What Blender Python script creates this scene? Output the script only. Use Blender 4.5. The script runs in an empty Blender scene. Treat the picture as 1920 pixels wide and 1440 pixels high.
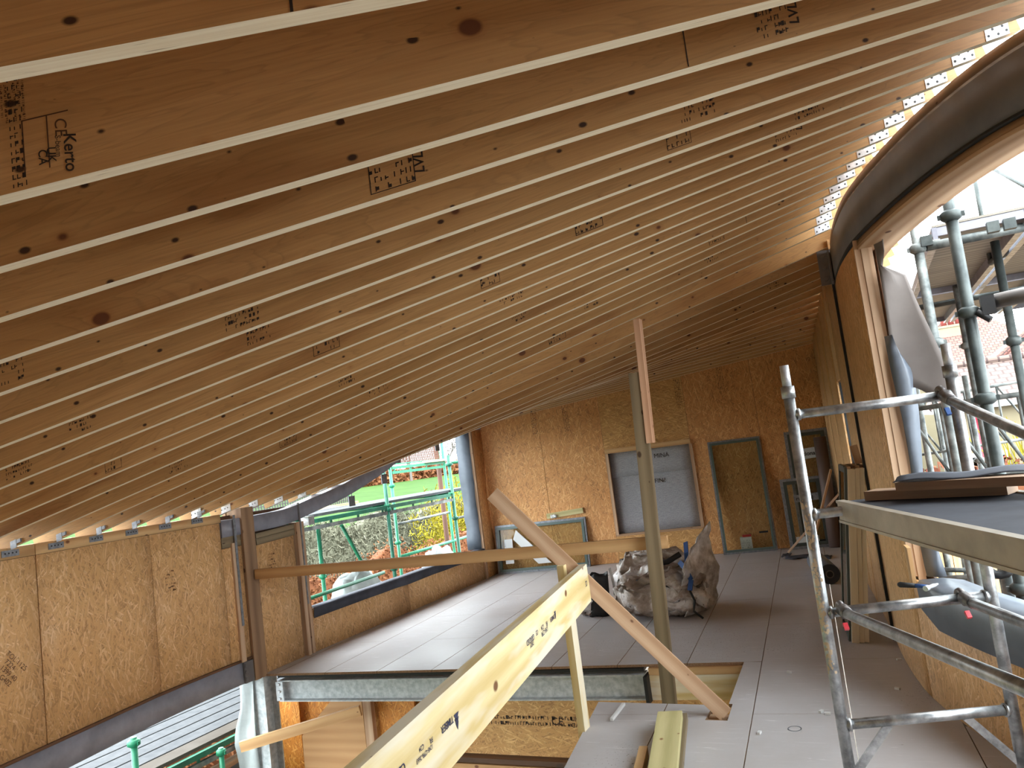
import bpy, math, random
import numpy as np
from mathutils import Vector, Matrix, noise as mnoise
random.seed(7)
S = bpy.context.scene
COL = S.collection
# ------------------------------------------------------------------ camera
EYE = 1.85
F = 1440.0
def _n(v): return v / np.linalg.norm(v)
_up = _n(np.array([-882 - 960., -13700 - 720., F]))
_fw = np.array([1632 - 960., 778 - 720., F]); _fw = _n(_fw - _up * np.dot(_fw, _up))
_rt = np.cross(_fw, _up)
if np.dot(_rt, np.array([1., 0, 0])) < 0: _rt = -_rt
RM = np.array([_rt, _fw, _up])
cd = bpy.data.cameras.new('camera'); cam = bpy.data.objects.new('camera', cd); COL.objects.link(cam)
cd.sensor_width = 36; cd.lens = 36 * F / 1920; cd.clip_start = .05; cd.clip_end = 600
cx, cy, cz = RM @ [1, 0, 0], RM @ [0, -1, 0], RM @ [0, 0, -1]
cam.matrix_world = Matrix(((cx[0], cy[0], cz[0], 0), (cx[1], cy[1], cz[1], 0), (cx[2], cy[2], cz[2], EYE), (0, 0, 0, 1)))
S.camera = cam
# ------------------------------------------------------------------ sky, exposure
vs = S.view_settings; S.display_settings.display_device = 'sRGB'
vs.view_transform = 'Standard'; vs.look = 'None'; vs.gamma = 1; vs.use_curve_mapping = False
vs.exposure = 1.05
SKY = 5.4
wd = bpy.data.worlds.new('sky'); S.world = wd; wd.use_nodes = True
nt = wd.node_tree; nt.nodes.clear()
wo = nt.nodes.new('ShaderNodeOutputWorld'); bg = nt.nodes.new('ShaderNodeBackground')
tc = nt.nodes.new('ShaderNodeTexCoord'); nz = nt.nodes.new('ShaderNodeTexNoise'); rp = nt.nodes.new('ShaderNodeValToRGB')
nz.inputs['Scale'].default_value = 2.2; nz.inputs['Detail'].default_value = 4
rp.color_ramp.elements[0].position = .38; rp.color_ramp.elements[0].color = (.80, .94, 1.0, 1)
rp.color_ramp.elements[1].position = .62; rp.color_ramp.elements[1].color = (.98, .99, 1.0, 1)
nt.links.new(tc.outputs['Generated'], nz.inputs['Vector']); nt.links.new(nz.outputs['Fac'], rp.inputs['Fac'])
nt.links.new(rp.outputs['Color'], bg.inputs['Color']); bg.inputs['Strength'].default_value = SKY
nt.links.new(bg.outputs[0], wo.inputs[0])
sl = bpy.data.lights.new('sun', 'SUN'); so = bpy.data.objects.new('sun', sl); COL.objects.link(so)
sl.energy = 1.4; sl.angle = math.radians(40); sl.color = (1, .95, .85)
so.rotation_euler = (math.radians(30), 0, math.radians(160)); so.location = (0, 0, 30)

# ------------------------------------------------------------------ measuring helpers (photo pixel -> point on a real plane)
def ray(px, py): return Vector(RM @ np.array([px - 960., py - 720., F]))
CAM = Vector((0, 0, EYE))
def onz(px, py, z=0.): d = ray(px, py); return CAM + d * ((z - EYE) / d.z)
def onp(px, py, P, n):
    d = ray(px, py); n = Vector(n); return CAM + d * ((Vector(P) - CAM).dot(n) / d.dot(n))
def ony(px, py, y): return onp(px, py, (0, y, 0), (0, 1, 0))
def onx(px, py, x): return onp(px, py, (x, 0, 0), (1, 0, 0))
def vz(px, py, P):
    d = ray(px, py); return EYE + d.z * math.hypot(P[0], P[1]) / math.hypot(d.x, d.y)

# ------------------------------------------------------------------ materials
def lin(r, g, b):
    f = lambda c: (c / 255 / 12.92) if c <= 10 else ((c / 255 + .055) / 1.055) ** 2.4
    return (f(r), f(g), f(b), 1)
class NT:
    def __init__(s, name):
        s.m = bpy.data.materials.new(name); s.m.use_nodes = True; s.t = s.m.node_tree; s.t.nodes.clear()
        s.out = s.n('OutputMaterial'); s.b = s.n('BsdfPrincipled'); s.l(s.b.outputs[0], s.out.inputs[0])
    def n(s, k, **kw):
        x = s.t.nodes.new('ShaderNode' + k)
        for a, v in kw.items(): setattr(x, a, v)
        return x
    def l(s, a, b): s.t.links.new(a, b)
    def set(s, **kw):
        for k, v in kw.items(): s.b.inputs[k.replace('_', ' ')].default_value = v
    def coord(s, kind='UV', scale=(1, 1, 1), rot=0, rand=True):
        t = s.n('TexCoord'); v = t.outputs[kind]
        if rand:
            oi = s.n('ObjectInfo'); ml = s.n('VectorMath', operation='MULTIPLY_ADD'); cmb = s.n('CombineXYZ')
            mm = s.n('Math', operation='MULTIPLY'); mm.inputs[1].default_value = 37.
            s.l(oi.outputs['Random'], mm.inputs[0]); s.l(mm.outputs[0], cmb.inputs[0]); s.l(mm.outputs[0], cmb.inputs[1])
            ad = s.n('VectorMath', operation='ADD'); s.l(v, ad.inputs[0]); s.l(cmb.outputs[0], ad.inputs[1]); v = ad.outputs[0]
        mp = s.n('Mapping'); mp.inputs['Scale'].default_value = scale; mp.inputs['Rotation'].default_value = (0, 0, rot)
        s.l(v, mp.inputs['Vector']); return mp.outputs[0]
    def noise(s, v, scale, detail=3, rough=.5, dist=0):
        x = s.n('TexNoise'); x.inputs['Scale'].default_value = scale; x.inputs['Detail'].default_value = detail
        x.inputs['Roughness'].default_value = rough; x.inputs['Distortion'].default_value = dist; s.l(v, x.inputs['Vector']); return x.outputs['Fac']
    def ramp(s, f, *st):
        r = s.n('ValToRGB'); e = r.color_ramp.elements
        while len(e) < len(st): e.new(.5)
        for i, (p, c) in enumerate(st): e[i].position = p; e[i].color = c if len(c) == 4 else (*c, 1)
        s.l(f, r.inputs['Fac']); return r.outputs['Color']
    def mix(s, f, a, b, mode='MIX'):
        m = s.n('Mix', data_type='RGBA', blend_type=mode)
        for i, v in ((0, f), (6, a), (7, b)):
            if hasattr(v, 'links') or hasattr(v, 'is_linked'): s.l(v, m.inputs[i])
            else: m.inputs[i].default_value = v
        return m.outputs[2]
    def bump(s, h, st=.2, d=.01):
        b = s.n('Bump'); b.inputs['Strength'].default_value = st; b.inputs['Distance'].default_value = d
        s.l(h, b.inputs['Height']); s.l(b.outputs[0], s.b.inputs['Normal'])
    def col(s, c): s.l(c, s.b.inputs['Base Color'])
W0, K0 = (1, 1, 1, 1), (0, 0, 0, 1)
def wood(name, lo, hi, knot=(.06, .03, .015, 1), kn=1.0, rough=.65, rings=5.0, vary=.25, patch=None):
    t = NT(name); v = t.coord('UV', (.55, 5.5, 1))
    n1 = t.noise(v, 1.6, 3, .5, 1.2)
    wv = t.n('TexWave', wave_type='BANDS', bands_direction='Y'); wv.inputs['Scale'].default_value = .55; wv.inputs['Distortion'].default_value = rings
    wv.inputs['Detail'].default_value = 2; wv.inputs['Detail Scale'].default_value = .6; t.l(v, wv.inputs['Vector'])
    fine = t.noise(t.coord('UV', (4, 130, 1)), 1, 2)
    a = t.n('Math', operation='MULTIPLY_ADD'); a.inputs[1].default_value = .45; t.l(wv.outputs['Fac'], a.inputs[0])
    h = t.n('Math', operation='MULTIPLY'); h.inputs[1].default_value = .75; t.l(n1, h.inputs[0]); t.l(h.outputs[0], a.inputs[2])
    a2 = t.n('Math', operation='MULTIPLY_ADD'); a2.inputs[1].default_value = .22; t.l(fine, a2.inputs[0]); t.l(a.outputs[0], a2.inputs[2])
    c = t.ramp(a2.outputs[0], (.25, hi), (.95, lo))
    if patch is not None:
        pn = t.noise(t.coord('UV', (1.1, 7, 1)), 1, 3, .6); c = t.mix(t.ramp(pn, (.46, K0), (.6, (.8,) * 3)), c, patch)
    if kn:
        vk = t.coord('UV', (3.0, 4.6, 1)); vo = t.n('TexVoronoi', voronoi_dimensions='2D'); vo.inputs['Scale'].default_value = 1.0 * kn
        t.l(vk, vo.inputs['Vector'])
        sc = t.n('SeparateColor'); t.l(vo.outputs['Color'], sc.inputs[0])
        th = t.n('Math', operation='MULTIPLY_ADD'); th.inputs[1].default_value = .085; th.inputs[2].default_value = -.033; t.l(sc.outputs[0], th.inputs[0])
        df = t.n('Math', operation='SUBTRACT'); t.l(vo.outputs['Distance'], df.inputs[0]); t.l(th.outputs[0], df.inputs[1])
        k = t.ramp(df.outputs[0], (0.0, W0), (.03, K0))
        c = t.mix(k, c, knot)
    oi = t.n('ObjectInfo'); rr = t.ramp(oi.outputs['Random'], (0, (1 - vary,) * 3 + (1,)), (1, (1 + vary * .3,) * 3 + (1,)))
    c = t.mix(1.0, c, rr, 'MULTIPLY'); t.col(c); t.set(Roughness=rough); t.bump(a2.outputs[0], .12, .004)
    return t.m
def osb(name, dark, mid, light, vert=True, rough=.6):
    t = NT(name); best = None; bt = None
    base = 1.5708 if vert else 0
    for i, a in enumerate((.25, -.35, .95, -1.0)):
        v = t.coord('UV', (1, 1, 1), 0); mp = t.n('Mapping'); mp.inputs['Rotation'].default_value = (0, 0, base + a); t.l(v, mp.inputs['Vector'])
        ns = t.n('TexNoise'); ns.inputs['Scale'].default_value = 6; t.l(mp.outputs[0], ns.inputs['Vector'])
        ad = t.n('VectorMath', operation='MULTIPLY_ADD'); ad.inputs[1].default_value = (.03, .03, 0); t.l(ns.outputs['Color'], ad.inputs[0]); t.l(mp.outputs[0], ad.inputs[2])
        m2 = t.n('Mapping'); m2.inputs['Scale'].default_value = (10, 92, 1) if i < 2 else (13, 84, 1); m2.inputs['Location'].default_value = (i * 7.3, i * 3.1, 0); t.l(ad.outputs[0], m2.inputs['Vector'])
        vo = t.n('TexVoronoi', voronoi_dimensions='2D'); vo.inputs['Scale'].default_value = 1; t.l(m2.outputs[0], vo.inputs['Vector'])
        sc = t.n('SeparateColor'); t.l(vo.outputs['Color'], sc.inputs[0])
        hgt = t.n('Math', operation='SUBTRACT'); t.l(sc.outputs[0], hgt.inputs[0]); dm = t.n('Math', operation='MULTIPLY'); dm.inputs[1].default_value = .35
        t.l(vo.outputs['Distance'], dm.inputs[0]); t.l(dm.outputs[0], hgt.inputs[1])
        h = hgt.outputs[0]
        if i > 1:
            sb = t.n('Math', operation='SUBTRACT'); sb.inputs[1].default_value = .12; t.l(h, sb.inputs[0]); h = sb.outputs[0]
        if best is None: best, bt = h, sc.outputs[1]
        else:
            gt = t.n('Math', operation='GREATER_THAN'); t.l(h, gt.inputs[0]); t.l(best, gt.inputs[1])
            mx = t.n('Mix'); t.l(gt.outputs[0], mx.inputs[0]); t.l(bt, mx.inputs[2]); t.l(sc.outputs[1], mx.inputs[3]); bt = mx.outputs[0]
            mm = t.n('Math', operation='MAXIMUM'); t.l(h, mm.inputs[0]); t.l(best, mm.inputs[1]); best = mm.outputs[0]
    big = t.noise(t.coord('UV'), 1.3, 2); bb = t.n('Math', operation='MULTIPLY_ADD'); bb.inputs[1].default_value = .35; t.l(big, bb.inputs[0])
    sm = t.n('Math', operation='MULTIPLY'); sm.inputs[1].default_value = .78; t.l(bt, sm.inputs[0]); t.l(sm.outputs[0], bb.inputs[2])
    c = t.ramp(bb.outputs[0], (.02, dark), (.34, mid), (.72, mid), (1.0, light))
    edge = t.ramp(best, (.2, (.5, .42, .34, 1)), (.5, W0)); c = t.mix(.6, c, edge, 'MULTIPLY')
    t.col(c); t.set(Roughness=rough); t.bump(best, .25, .003); return t.m
def plain(name, c, rough=.6, metal=0, n=.0, nscale=6, c2=None, kind='Object', bump=0, spec=.5):
    t = NT(name); t.set(Roughness=rough, Metallic=metal); t.b.inputs['Specular IOR Level'].default_value = spec
    if c2 is not None:
        f = t.noise(t.coord(kind), nscale, 5, .6); t.col(t.ramp(f, (.5 - n, c), (.5 + n, c2)))
        if bump: t.bump(f, bump, .01)
    else: t.b.inputs['Base Color'].default_value = c
    return t.m
M = {}
def lvl_mat():
    t = NT('lvl_face'); v = t.coord('UV', (.42, 3.6, 1))
    n1 = t.noise(v, 1.1, 4, .55, 1.6)
    ws = t.n('Math', operation='MULTIPLY'); ws.inputs[1].default_value = 16.; t.l(n1, ws.inputs[0])      # contour lines of the noise = flat-sawn veneer figure
    fr = t.n('Math', operation='FRACT'); t.l(ws.outputs[0], fr.inputs[0])
    ring = t.ramp(fr.outputs[0], (0, (.35,) * 3), (.12, (1,) * 3), (.8, (.85,) * 3), (1, (.35,) * 3))
    fine = t.noise(t.coord('UV', (3, 120, 1)), 1, 3); big = t.noise(t.coord('UV', (.5, 2.2, 1)), 1.3, 3, .6)
    c = t.ramp(n1, (.3, lin(196, 150, 94)), (.7, lin(214, 170, 114)))
    c = t.mix(.26, c, ring, 'MULTIPLY'); c = t.mix(.35, c, t.ramp(fine, (.3, (.62, .55, .48, 1)), (.65, W0)), 'MULTIPLY')
    c = t.mix(.75, c, t.ramp(big, (.30, (.56, .40, .28, 1)), (.46, W0)), 'MULTIPLY')
    def knots(sc, off, slope, bias, soft, col, halo):
        nonlocal c
        vk = t.n('Mapping'); vk.inputs['Location'].default_value = (off, off * .7, 0); t.l(t.coord('UV', sc), vk.inputs['Vector'])
        vo = t.n('TexVoronoi', voronoi_dimensions='2D'); vo.inputs['Scale'].default_value = 1; t.l(vk.outputs[0], vo.inputs['Vector'])
        sp = t.n('SeparateColor'); t.l(vo.outputs['Color'], sp.inputs[0]); th = t.n('Math', operation='MULTIPLY_ADD'); th.inputs[1].default_value = slope; th.inputs[2].default_value = bias; t.l(sp.outputs[0], th.inputs[0])
        df = t.n('Math', operation='SUBTRACT'); t.l(vo.outputs['Distance'], df.inputs[0]); t.l(th.outputs[0], df.inputs[1])
        if halo: c = t.mix(t.ramp(df.outputs[0], (0, (.55,) * 3), (.07, K0)), c, lin(168, 112, 62))
        c = t.mix(t.ramp(df.outputs[0], (0, W0), (soft, K0)), c, col)
    knots((2.2, 3.0, 1), 3.1, .10, -.045, .025, lin(108, 64, 40), True); knots((4.5, 7.0, 1), 9.7, .10, -.05, .035, lin(62, 38, 26), False)
    oi = t.n('ObjectInfo'); c = t.mix(1.0, c, t.ramp(oi.outputs['Random'], (0, (.84, .82, .8, 1)), (1, (1.04, 1.04, 1.04, 1))), 'MULTIPLY')
    t.col(c); t.set(Roughness=.6); return t.m
M['lvl'] = lvl_mat()
def edge_mat():
    t = NT('lvl_edge'); a = t.noise(t.coord('UV', (2.2, 120, 1)), 1, 4, .6); c = t.ramp(a, (.3, lin(226, 210, 178)), (.7, lin(244, 234, 208)))
    d = t.noise(t.coord('UV', (9, 150, 1)), 1, 2, .5); c = t.mix(t.ramp(d, (.66, K0), (.74, (.75,) * 3)), c, lin(150, 124, 88)); t.col(c); t.set(Roughness=.75); return t.m
M['edge'] = edge_mat()
M['osb_left'] = osb('osb_left', lin(150, 108, 66), lin(214, 168, 114), lin(238, 202, 156))
M['osb_back'] = osb('osb_back', lin(132, 86, 48), lin(208, 150, 92), lin(236, 190, 132))
M['osb_hor'] = osb('osb_hor', lin(130, 88, 46), lin(202, 154, 94), lin(232, 192, 130), vert=False)
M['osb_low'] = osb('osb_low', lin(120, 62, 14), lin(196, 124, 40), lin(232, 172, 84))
M['pine'] = wood('pine', lin(184, 142, 94), lin(216, 178, 128), knot=lin(110, 66, 36), kn=.8, vary=.12)
M['yellow'] = wood('yellow_pine', lin(202, 176, 118), lin(230, 212, 164), knot=lin(110, 70, 30), kn=.7, vary=.1, patch=lin(222, 214, 194))
M['raw'] = wood('raw_timber', lin(176, 140, 108), lin(212, 182, 152), knot=lin(105, 70, 50), kn=.8, vary=.1)
M['pink'] = wood('pinkish_stud', lin(196, 150, 118), lin(226, 184, 150), knot=lin(120, 60, 40), kn=1, vary=.05)
M['post'] = wood('post_timber', lin(128, 98, 72), lin(170, 136, 104), knot=lin(80, 48, 28), kn=.8, vary=.1)
M['treated'] = wood('treated_timber', lin(112, 96, 72), lin(148, 132, 104), knot=lin(70, 52, 34), kn=.8, vary=.08)
M['green_tim'] = wood('pale_treated', lin(168, 158, 108), lin(206, 196, 146), knot=lin(130, 92, 54), kn=.7, vary=.08)
M['dark_tim'] = wood('dark_timber', lin(84, 56, 36), lin(120, 84, 56), kn=.5, vary=.2)
M['ply'] = wood('plywood', lin(178, 134, 88), lin(198, 156, 108), kn=0, rings=9, vary=.05)
M['cream'] = wood('cream_frame', lin(206, 192, 168), lin(224, 212, 192), kn=0, rings=1, vary=.05)
M['steel'] = plain('primer_steel', lin(120, 120, 130), .5, 0, .18, 4, lin(148, 149, 160))
M['steel_r'] = plain('brown_primer', lin(92, 89, 89), .55, 0, .2, 3, lin(114, 109, 107))
M['galv'] = plain('galvanised', lin(160, 168, 172), .42, .08, .14, 22, lin(196, 202, 204))
M['zinc'] = plain('zinc_plate', lin(176, 180, 186), .4, .5, .2, 40, lin(214, 216, 220))
M['zdark'] = plain('dull_zinc', lin(110, 114, 122), .45, .5, .2, 30, lin(150, 154, 160))
M['alloy'] = plain('alloy_tube', lin(128, 130, 132), .38, .8, .16, 18, lin(190, 192, 194), bump=.1)
M['rail_alu'] = plain('rail_aluminium', lin(150, 142, 128), .5, .25, .2, 6, lin(178, 168, 152))
M['spatter'] = plain('plaster_spatter', lin(196, 176, 150), .9)
M['cast'] = plain('cast_claw', lin(96, 92, 92), .45, .6, .2, 20, lin(130, 126, 126))
M['red'] = plain('red_plastic', lin(206, 60, 70), .4)
M['deckedge'] = plain('chipboard_edge', lin(120, 92, 68), .85, 0, .15, 90, lin(150, 118, 90))
M['black'] = plain('black', lin(18, 18, 20), .6)
M['ink'] = plain('ink', lin(44, 32, 26), .8)
M['inkf'] = plain('faded_ink', lin(84, 54, 34), .8)
M['navy'] = plain('navy_ink', lin(40, 42, 70), .8)
M['memb'] = plain('membrane', lin(84, 92, 102), .42, 0, .2, 2.5, lin(110, 118, 130))
M['memb_d'] = plain('membrane_dark', lin(58, 60, 68), .75, 0, .2, 3, lin(78, 82, 92), spec=.2)
M['memb_b'] = plain('membrane_back', lin(104, 96, 92), .7, 0, .2, 2, lin(126, 118, 114))
M['frame'] = plain('frame_green_grey', lin(86, 102, 98), .4)
M['frame_d'] = plain('frame_dark', lin(62, 70, 66), .4)
M['white'] = plain('white_label', lin(214, 216, 216), .6)
M['blue'] = plain('blue_strap', lin(44, 80, 140), .7)
M['gpaint'] = plain('green_paint', (.006, .15, .07, 1), .45, 0, .15, 8, (.014, .21, .105, 1))
M['gshade'] = plain('shaded_green_paint', lin(16, 84, 66), .5, 0, .15, 8, lin(24, 110, 84))  # shaded copy of the green paint, the poles' shade put into the colour
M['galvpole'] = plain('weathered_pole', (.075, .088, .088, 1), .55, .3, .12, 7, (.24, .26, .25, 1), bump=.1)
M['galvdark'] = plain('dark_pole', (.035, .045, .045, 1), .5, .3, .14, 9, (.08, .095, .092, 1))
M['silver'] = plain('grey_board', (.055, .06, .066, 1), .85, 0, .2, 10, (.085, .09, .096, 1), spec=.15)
M['rolld'] = plain('roll_dark', lin(40, 46, 56), .4)
M['rollb'] = plain('roll_brown', lin(96, 78, 72), .6)
M['pipe'] = plain('red_pipe', lin(190, 30, 50), .4)
M['cream_wall'] = plain('cream_render', (.21, .18, .11, 1), .9, 0, .2, 1, (.24, .21, .14, 1))
M['pot'] = plain('terracotta', (.16, .025, .02, 1), .8)
M['whitew'] = plain('white_paint', lin(150, 152, 152), .7)
M['bark'] = plain('bark', lin(96, 88, 84), .9)
M['brickorange'] = plain('mesh_rust', (.1, .045, .03, 1), .8)
M['greymesh'] = plain('mesh_grey', (.07, .066, .062, 1), .8)
def deck_mat():
    t = NT('deck_grey'); v = t.coord('Object', rand=False)
    f = t.noise(v, 1.1, 5, .6); f2 = t.noise(v, 26, 3)
    c = t.ramp(f, (.35, lin(172, 167, 166)), (.7, lin(190, 187, 189)))
    def streak(sx, sy, rot, lo, hi, col, seed):
        nonlocal c
        m = t.n('Mapping'); m.inputs['Scale'].default_value = (sx, sy, 1); m.inputs['Rotation'].default_value = (0, 0, rot); m.inputs['Location'].default_value = (seed, 0, 0); t.l(v, m.inputs['Vector'])
        q = t.noise(m.outputs[0], 1.3, 6, .7, .6); c = t.mix(t.ramp(q, (lo, K0), (hi, W0)), c, col); return q
    sc = streak(2.5, 26, .35, .6, .72, lin(212, 210, 212), 0); streak(1.5, 20, -.5, .63, .72, lin(206, 204, 206), 4); streak(8, 30, .2, .68, .74, lin(120, 104, 92), 9)
    mk = t.noise(v, .55, 2, .5); fl = t.noise(v, 60, 2, .6); mm = t.n('Math', operation='MULTIPLY'); t.l(t.ramp(mk, (.52, K0), (.6, W0)), mm.inputs[0]); t.l(t.ramp(fl, (.64, K0), (.68, W0)), mm.inputs[1])
    c = t.mix(mm.outputs[0], c, lin(96, 84, 74)); t.col(c)
    r = t.ramp(f, (.35, (.38,) * 3), (.65, (.56,) * 3)); t.l(r, t.b.inputs['Roughness']); t.b.inputs['Specular IOR Level'].default_value = .3; t.bump(sc, .14, .006); return t.m
M['deck'] = deck_mat()
def window_memb():
    t = NT('breather_membrane'); v = t.coord('UV', (6, 60, 1)); f = t.noise(v, 2, 4, .6); g = t.noise(t.coord('UV', (30, 30, 1)), 2, 3)
    c = t.ramp(f, (.3, lin(136, 136, 140)), (.7, lin(184, 184, 188))); c = t.mix(.35, c, t.ramp(g, (.3, lin(110, 114, 122)), (.7, lin(180, 184, 192))))
    t.col(c); t.set(Roughness=.7); return t.m
M['wmemb'] = window_memb()
def bag_mat():
    t = NT('woven_bag'); v = t.coord('Object', rand=False); f = t.noise(v, 3.2, 6, .65, .4); g = t.noise(v, 14, 5, .7)
    c = t.ramp(f, (.36, lin(118, 102, 90)), (.5, lin(164, 150, 138)), (.6, lin(222, 218, 216)))
    d = t.ramp(g, (.62, K0), (.7, W0)); c = t.mix(d, c, lin(66, 46, 36)); t.col(c); t.set(Roughness=.38); t.b.inputs['Specular IOR Level'].default_value = .7
    t.bump(g, .5, .02); return t.m
M['bag'] = bag_mat()
def glass_mat():
    t = NT('glass'); t.set(Roughness=.02, IOR=1.22); t.b.inputs['Transmission Weight'].default_value = 1.0
    t.b.inputs['Base Color'].default_value = (.86, .9, .84, 1); return t.m
M['glass'] = glass_mat()
def grass_mat(name, a, b, sc=3):
    t = NT(name); t.b.inputs['Specular IOR Level'].default_value = .05; v = t.coord('Object', rand=False); f = t.noise(v, sc, 6, .7); t.col(t.ramp(f, (.35, a), (.65, b))); t.set(Roughness=.9); return t.m
M['grass'] = grass_mat('lawn', (.020, .052, .008, 1), (.034, .078, .013, 1), .35)
M['under_board'] = wood('weathered_plywood', lin(128, 122, 112), lin(176, 168, 152), kn=0, rings=8, vary=.15)
M['bag_s'] = plain('silver_weave', lin(150, 142, 136), .35, .15, .16, 9, lin(228, 226, 226), bump=.4)
M['pale_memb'] = plain('pale_membrane', lin(140, 148, 148), .75, 0, .2, 3, lin(176, 182, 182), spec=.2)
M['mud'] = grass_mat('mud', (.07, .06, .05, 1), (.11, .1, .088, 1), 1)
def leaf(name, a, b):
    t = NT(name); t.b.inputs['Specular IOR Level'].default_value = .1; g = t.n('NewGeometry'); t.col(t.ramp(g.outputs['Random Per Island'], (0, a), (1, b))); t.set(Roughness=.8); return t.m
M['beech'] = leaf('beech_leaf', (.11, .036, .014, 1), (.22, .10, .045, 1))
M['hedge'] = leaf('hedge_twig', (.07, .072, .048, 1), (.17, .168, .12, 1))
M['forsy'] = leaf('yellow_twig', (.13, .11, .008, 1), (.27, .23, .02, 1))
M['ivy'] = leaf('autumn_leaf', (.09, .026, .018, 1), (.17, .07, .035, 1))

# ------------------------------------------------------------------ mesh helper
UP = Vector((0, 0, 1))
class MB:
    def __init__(s): s.v = []; s.f = []; s.uv = []; s.mi = []; s.sm = []
    def face(s, pts, m=0, uv=None, sm=False):
        b = len(s.v); s.v += [Vector(p) for p in pts]; s.f.append(list(range(b, b + len(pts))))
        if uv is None:
            p = [Vector(q) for q in pts]; n = Vector((0, 0, 0))
            for i in range(len(p)): n += p[i].cross(p[(i + 1) % len(p)])
            n = n.normalized() if n.length > 1e-12 else UP
            t = UP.cross(n); t = t.normalized() if t.length > .2 else Vector((1, 0, 0)); bb = n.cross(t)
            uv = [(q.dot(t), q.dot(bb)) for q in p]
        s.uv.append(uv); s.mi.append(m); s.sm.append(sm)
    def hexa(s, c, m=0, mats=None, L=None):
        # c: 8 corners, 0-3 start section, 4-7 end section (bottom-left, bottom-right, top-right, top-left)
        c = [Vector(p) for p in c]; L = (c[4] - c[0]).length; w = (c[1] - c[0]).length; h = (c[3] - c[0]).length
        mats = mats or [m] * 6
        for (i, j), m_, o, ww in zip(((0, 1), (1, 2), (2, 3), (3, 0)), mats, (0, 1.3, 2.6, 3.9), (w, h, w, h)):
            s.face([c[i], c[j], c[j + 4], c[i + 4]][::-1], m_, [(0, o), (0, o + ww), (L, o + ww), (L, o)][::-1])
        s.face([c[0], c[1], c[2], c[3]], mats[4], [(0, 0), (w, 0), (w, h), (0, h)]); s.face([c[7], c[6], c[5], c[4]], mats[5], [(0, h), (w, h), (w, 0), (0, 0)])
        return s
    def bar(s, p0, p1, w, h, up=UP, m=0, mats=None, anchor=.5, side=.5):
        # w across, h along up; anchor .5 = centred, 0 = p is the bottom; side likewise
        p0, p1 = Vector(p0), Vector(p1); d = (p1 - p0).normalized(); sd = d.cross(Vector(up))
        if sd.length < 1e-5: sd = d.cross(Vector((0, 1, 0)))
        sd.normalize(); u = sd.cross(d).normalized()
        c = []
        for p in (p0, p1):
            a = p - sd * w * side - u * h * anchor; c += [a, a + sd * w, a + sd * w + u * h, a + u * h]
        return s.hexa(c, m, mats)
    def box(s, c, size, ax=None, m=0, mats=None):
        c = Vector(c); X = Vector(ax) if ax else Vector((1, 0, 0)); X.normalize(); Z = UP; Y = Z.cross(X)
        a, b, h = size[0] / 2, size[1] / 2, size[2] / 2; k = []
        L = max(size)
        if L == size[2]:
            for z in (-h, h): k += [c + X * x + Y * y + Z * z for x, y in ((-a, -b), (a, -b), (a, b), (-a, b))]
        else:
            for x in (-a, a): k += [c + X * x + Y * y + Z * z for y, z in ((-b, -h), (b, -h), (b, h), (-b, h))]
        return s.hexa(k, m, mats)
    def tube(s, pts, r, n=10, m=0, cap=True):
        pts = [Vector(p) for p in pts]; rings = []; L = 0; rr = r if isinstance(r, (list, tuple)) else [r] * len(pts)
        u = None
        for i, p in enumerate(pts):
            d = (pts[min(i + 1, len(pts) - 1)] - pts[max(i - 1, 0)]).normalized()
            if u is None: u = d.cross(UP); u = u if u.length > 1e-3 else d.cross(Vector((1, 0, 0)))
            u = (u - d * u.dot(d)).normalized(); w = d.cross(u)
            if i: L += (p - pts[i - 1]).length
            rings.append(([p + (u * math.cos(2 * math.pi * k / n) + w * math.sin(2 * math.pi * k / n)) * rr[i] for k in range(n)], L))
        for (a, la), (b, lb) in zip(rings, rings[1:]):
            for k in range(n):
                j = (k + 1) % n; c = 2 * math.pi * max(rr) / n
                s.face([a[k], b[k], b[j], a[j]][::-1], m, [(la, k * c), (lb, k * c), (lb, k * c + c), (la, k * c + c)][::-1], True)
        if cap: s.face(rings[0][0], m); s.face(rings[-1][0][::-1], m)
        return s
    def prism(s, poly, vec, m=0, ms=None):
        p = [Vector(q) for q in poly]; v = Vector(vec); q = [a + v for a in p]; ms = m if ms is None else ms
        s.face(p[::-1], m); s.face(q, m)
        for i in range(len(p)): j = (i + 1) % len(p); s.face([p[i], p[j], q[j], q[i]], ms)
        return s
    def sheet(s, grid, th, m=0, m2=None, sm=True):
        # grid[i][j] points; gives a solid sheet of thickness th
        R_, C_ = len(grid), len(grid[0]); g = [[Vector(p) for p in r] for r in grid]; m2 = m if m2 is None else m2
        N = [[None] * C_ for _ in range(R_)]
        for i in range(R_):
            for j in range(C_):
                a = g[min(i + 1, R_ - 1)][j] - g[max(i - 1, 0)][j]; b = g[i][min(j + 1, C_ - 1)] - g[i][max(j - 1, 0)]
                n = a.cross(b); N[i][j] = n.normalized() if n.length > 1e-9 else UP
        h = [[g[i][j] + N[i][j] * th for j in range(C_)] for i in range(R_)]
        us = [0]; vsr = [0]
        for j in range(1, C_): us.append(us[-1] + (g[0][j] - g[0][j - 1]).length)
        for i in range(1, R_): vsr.append(vsr[-1] + (g[i][0] - g[i - 1][0]).length)
        for i in range(R_ - 1):
            for j in range(C_ - 1):
                uv = [(us[j], vsr[i]), (us[j + 1], vsr[i]), (us[j + 1], vsr[i + 1]), (us[j], vsr[i + 1])]
                s.face([g[i][j], g[i][j + 1], g[i + 1][j + 1], g[i + 1][j]], m, uv, sm); s.face([h[i][j], h[i + 1][j], h[i + 1][j + 1], h[i][j + 1]], m2, [uv[0], uv[3], uv[2], uv[1]], sm)
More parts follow.
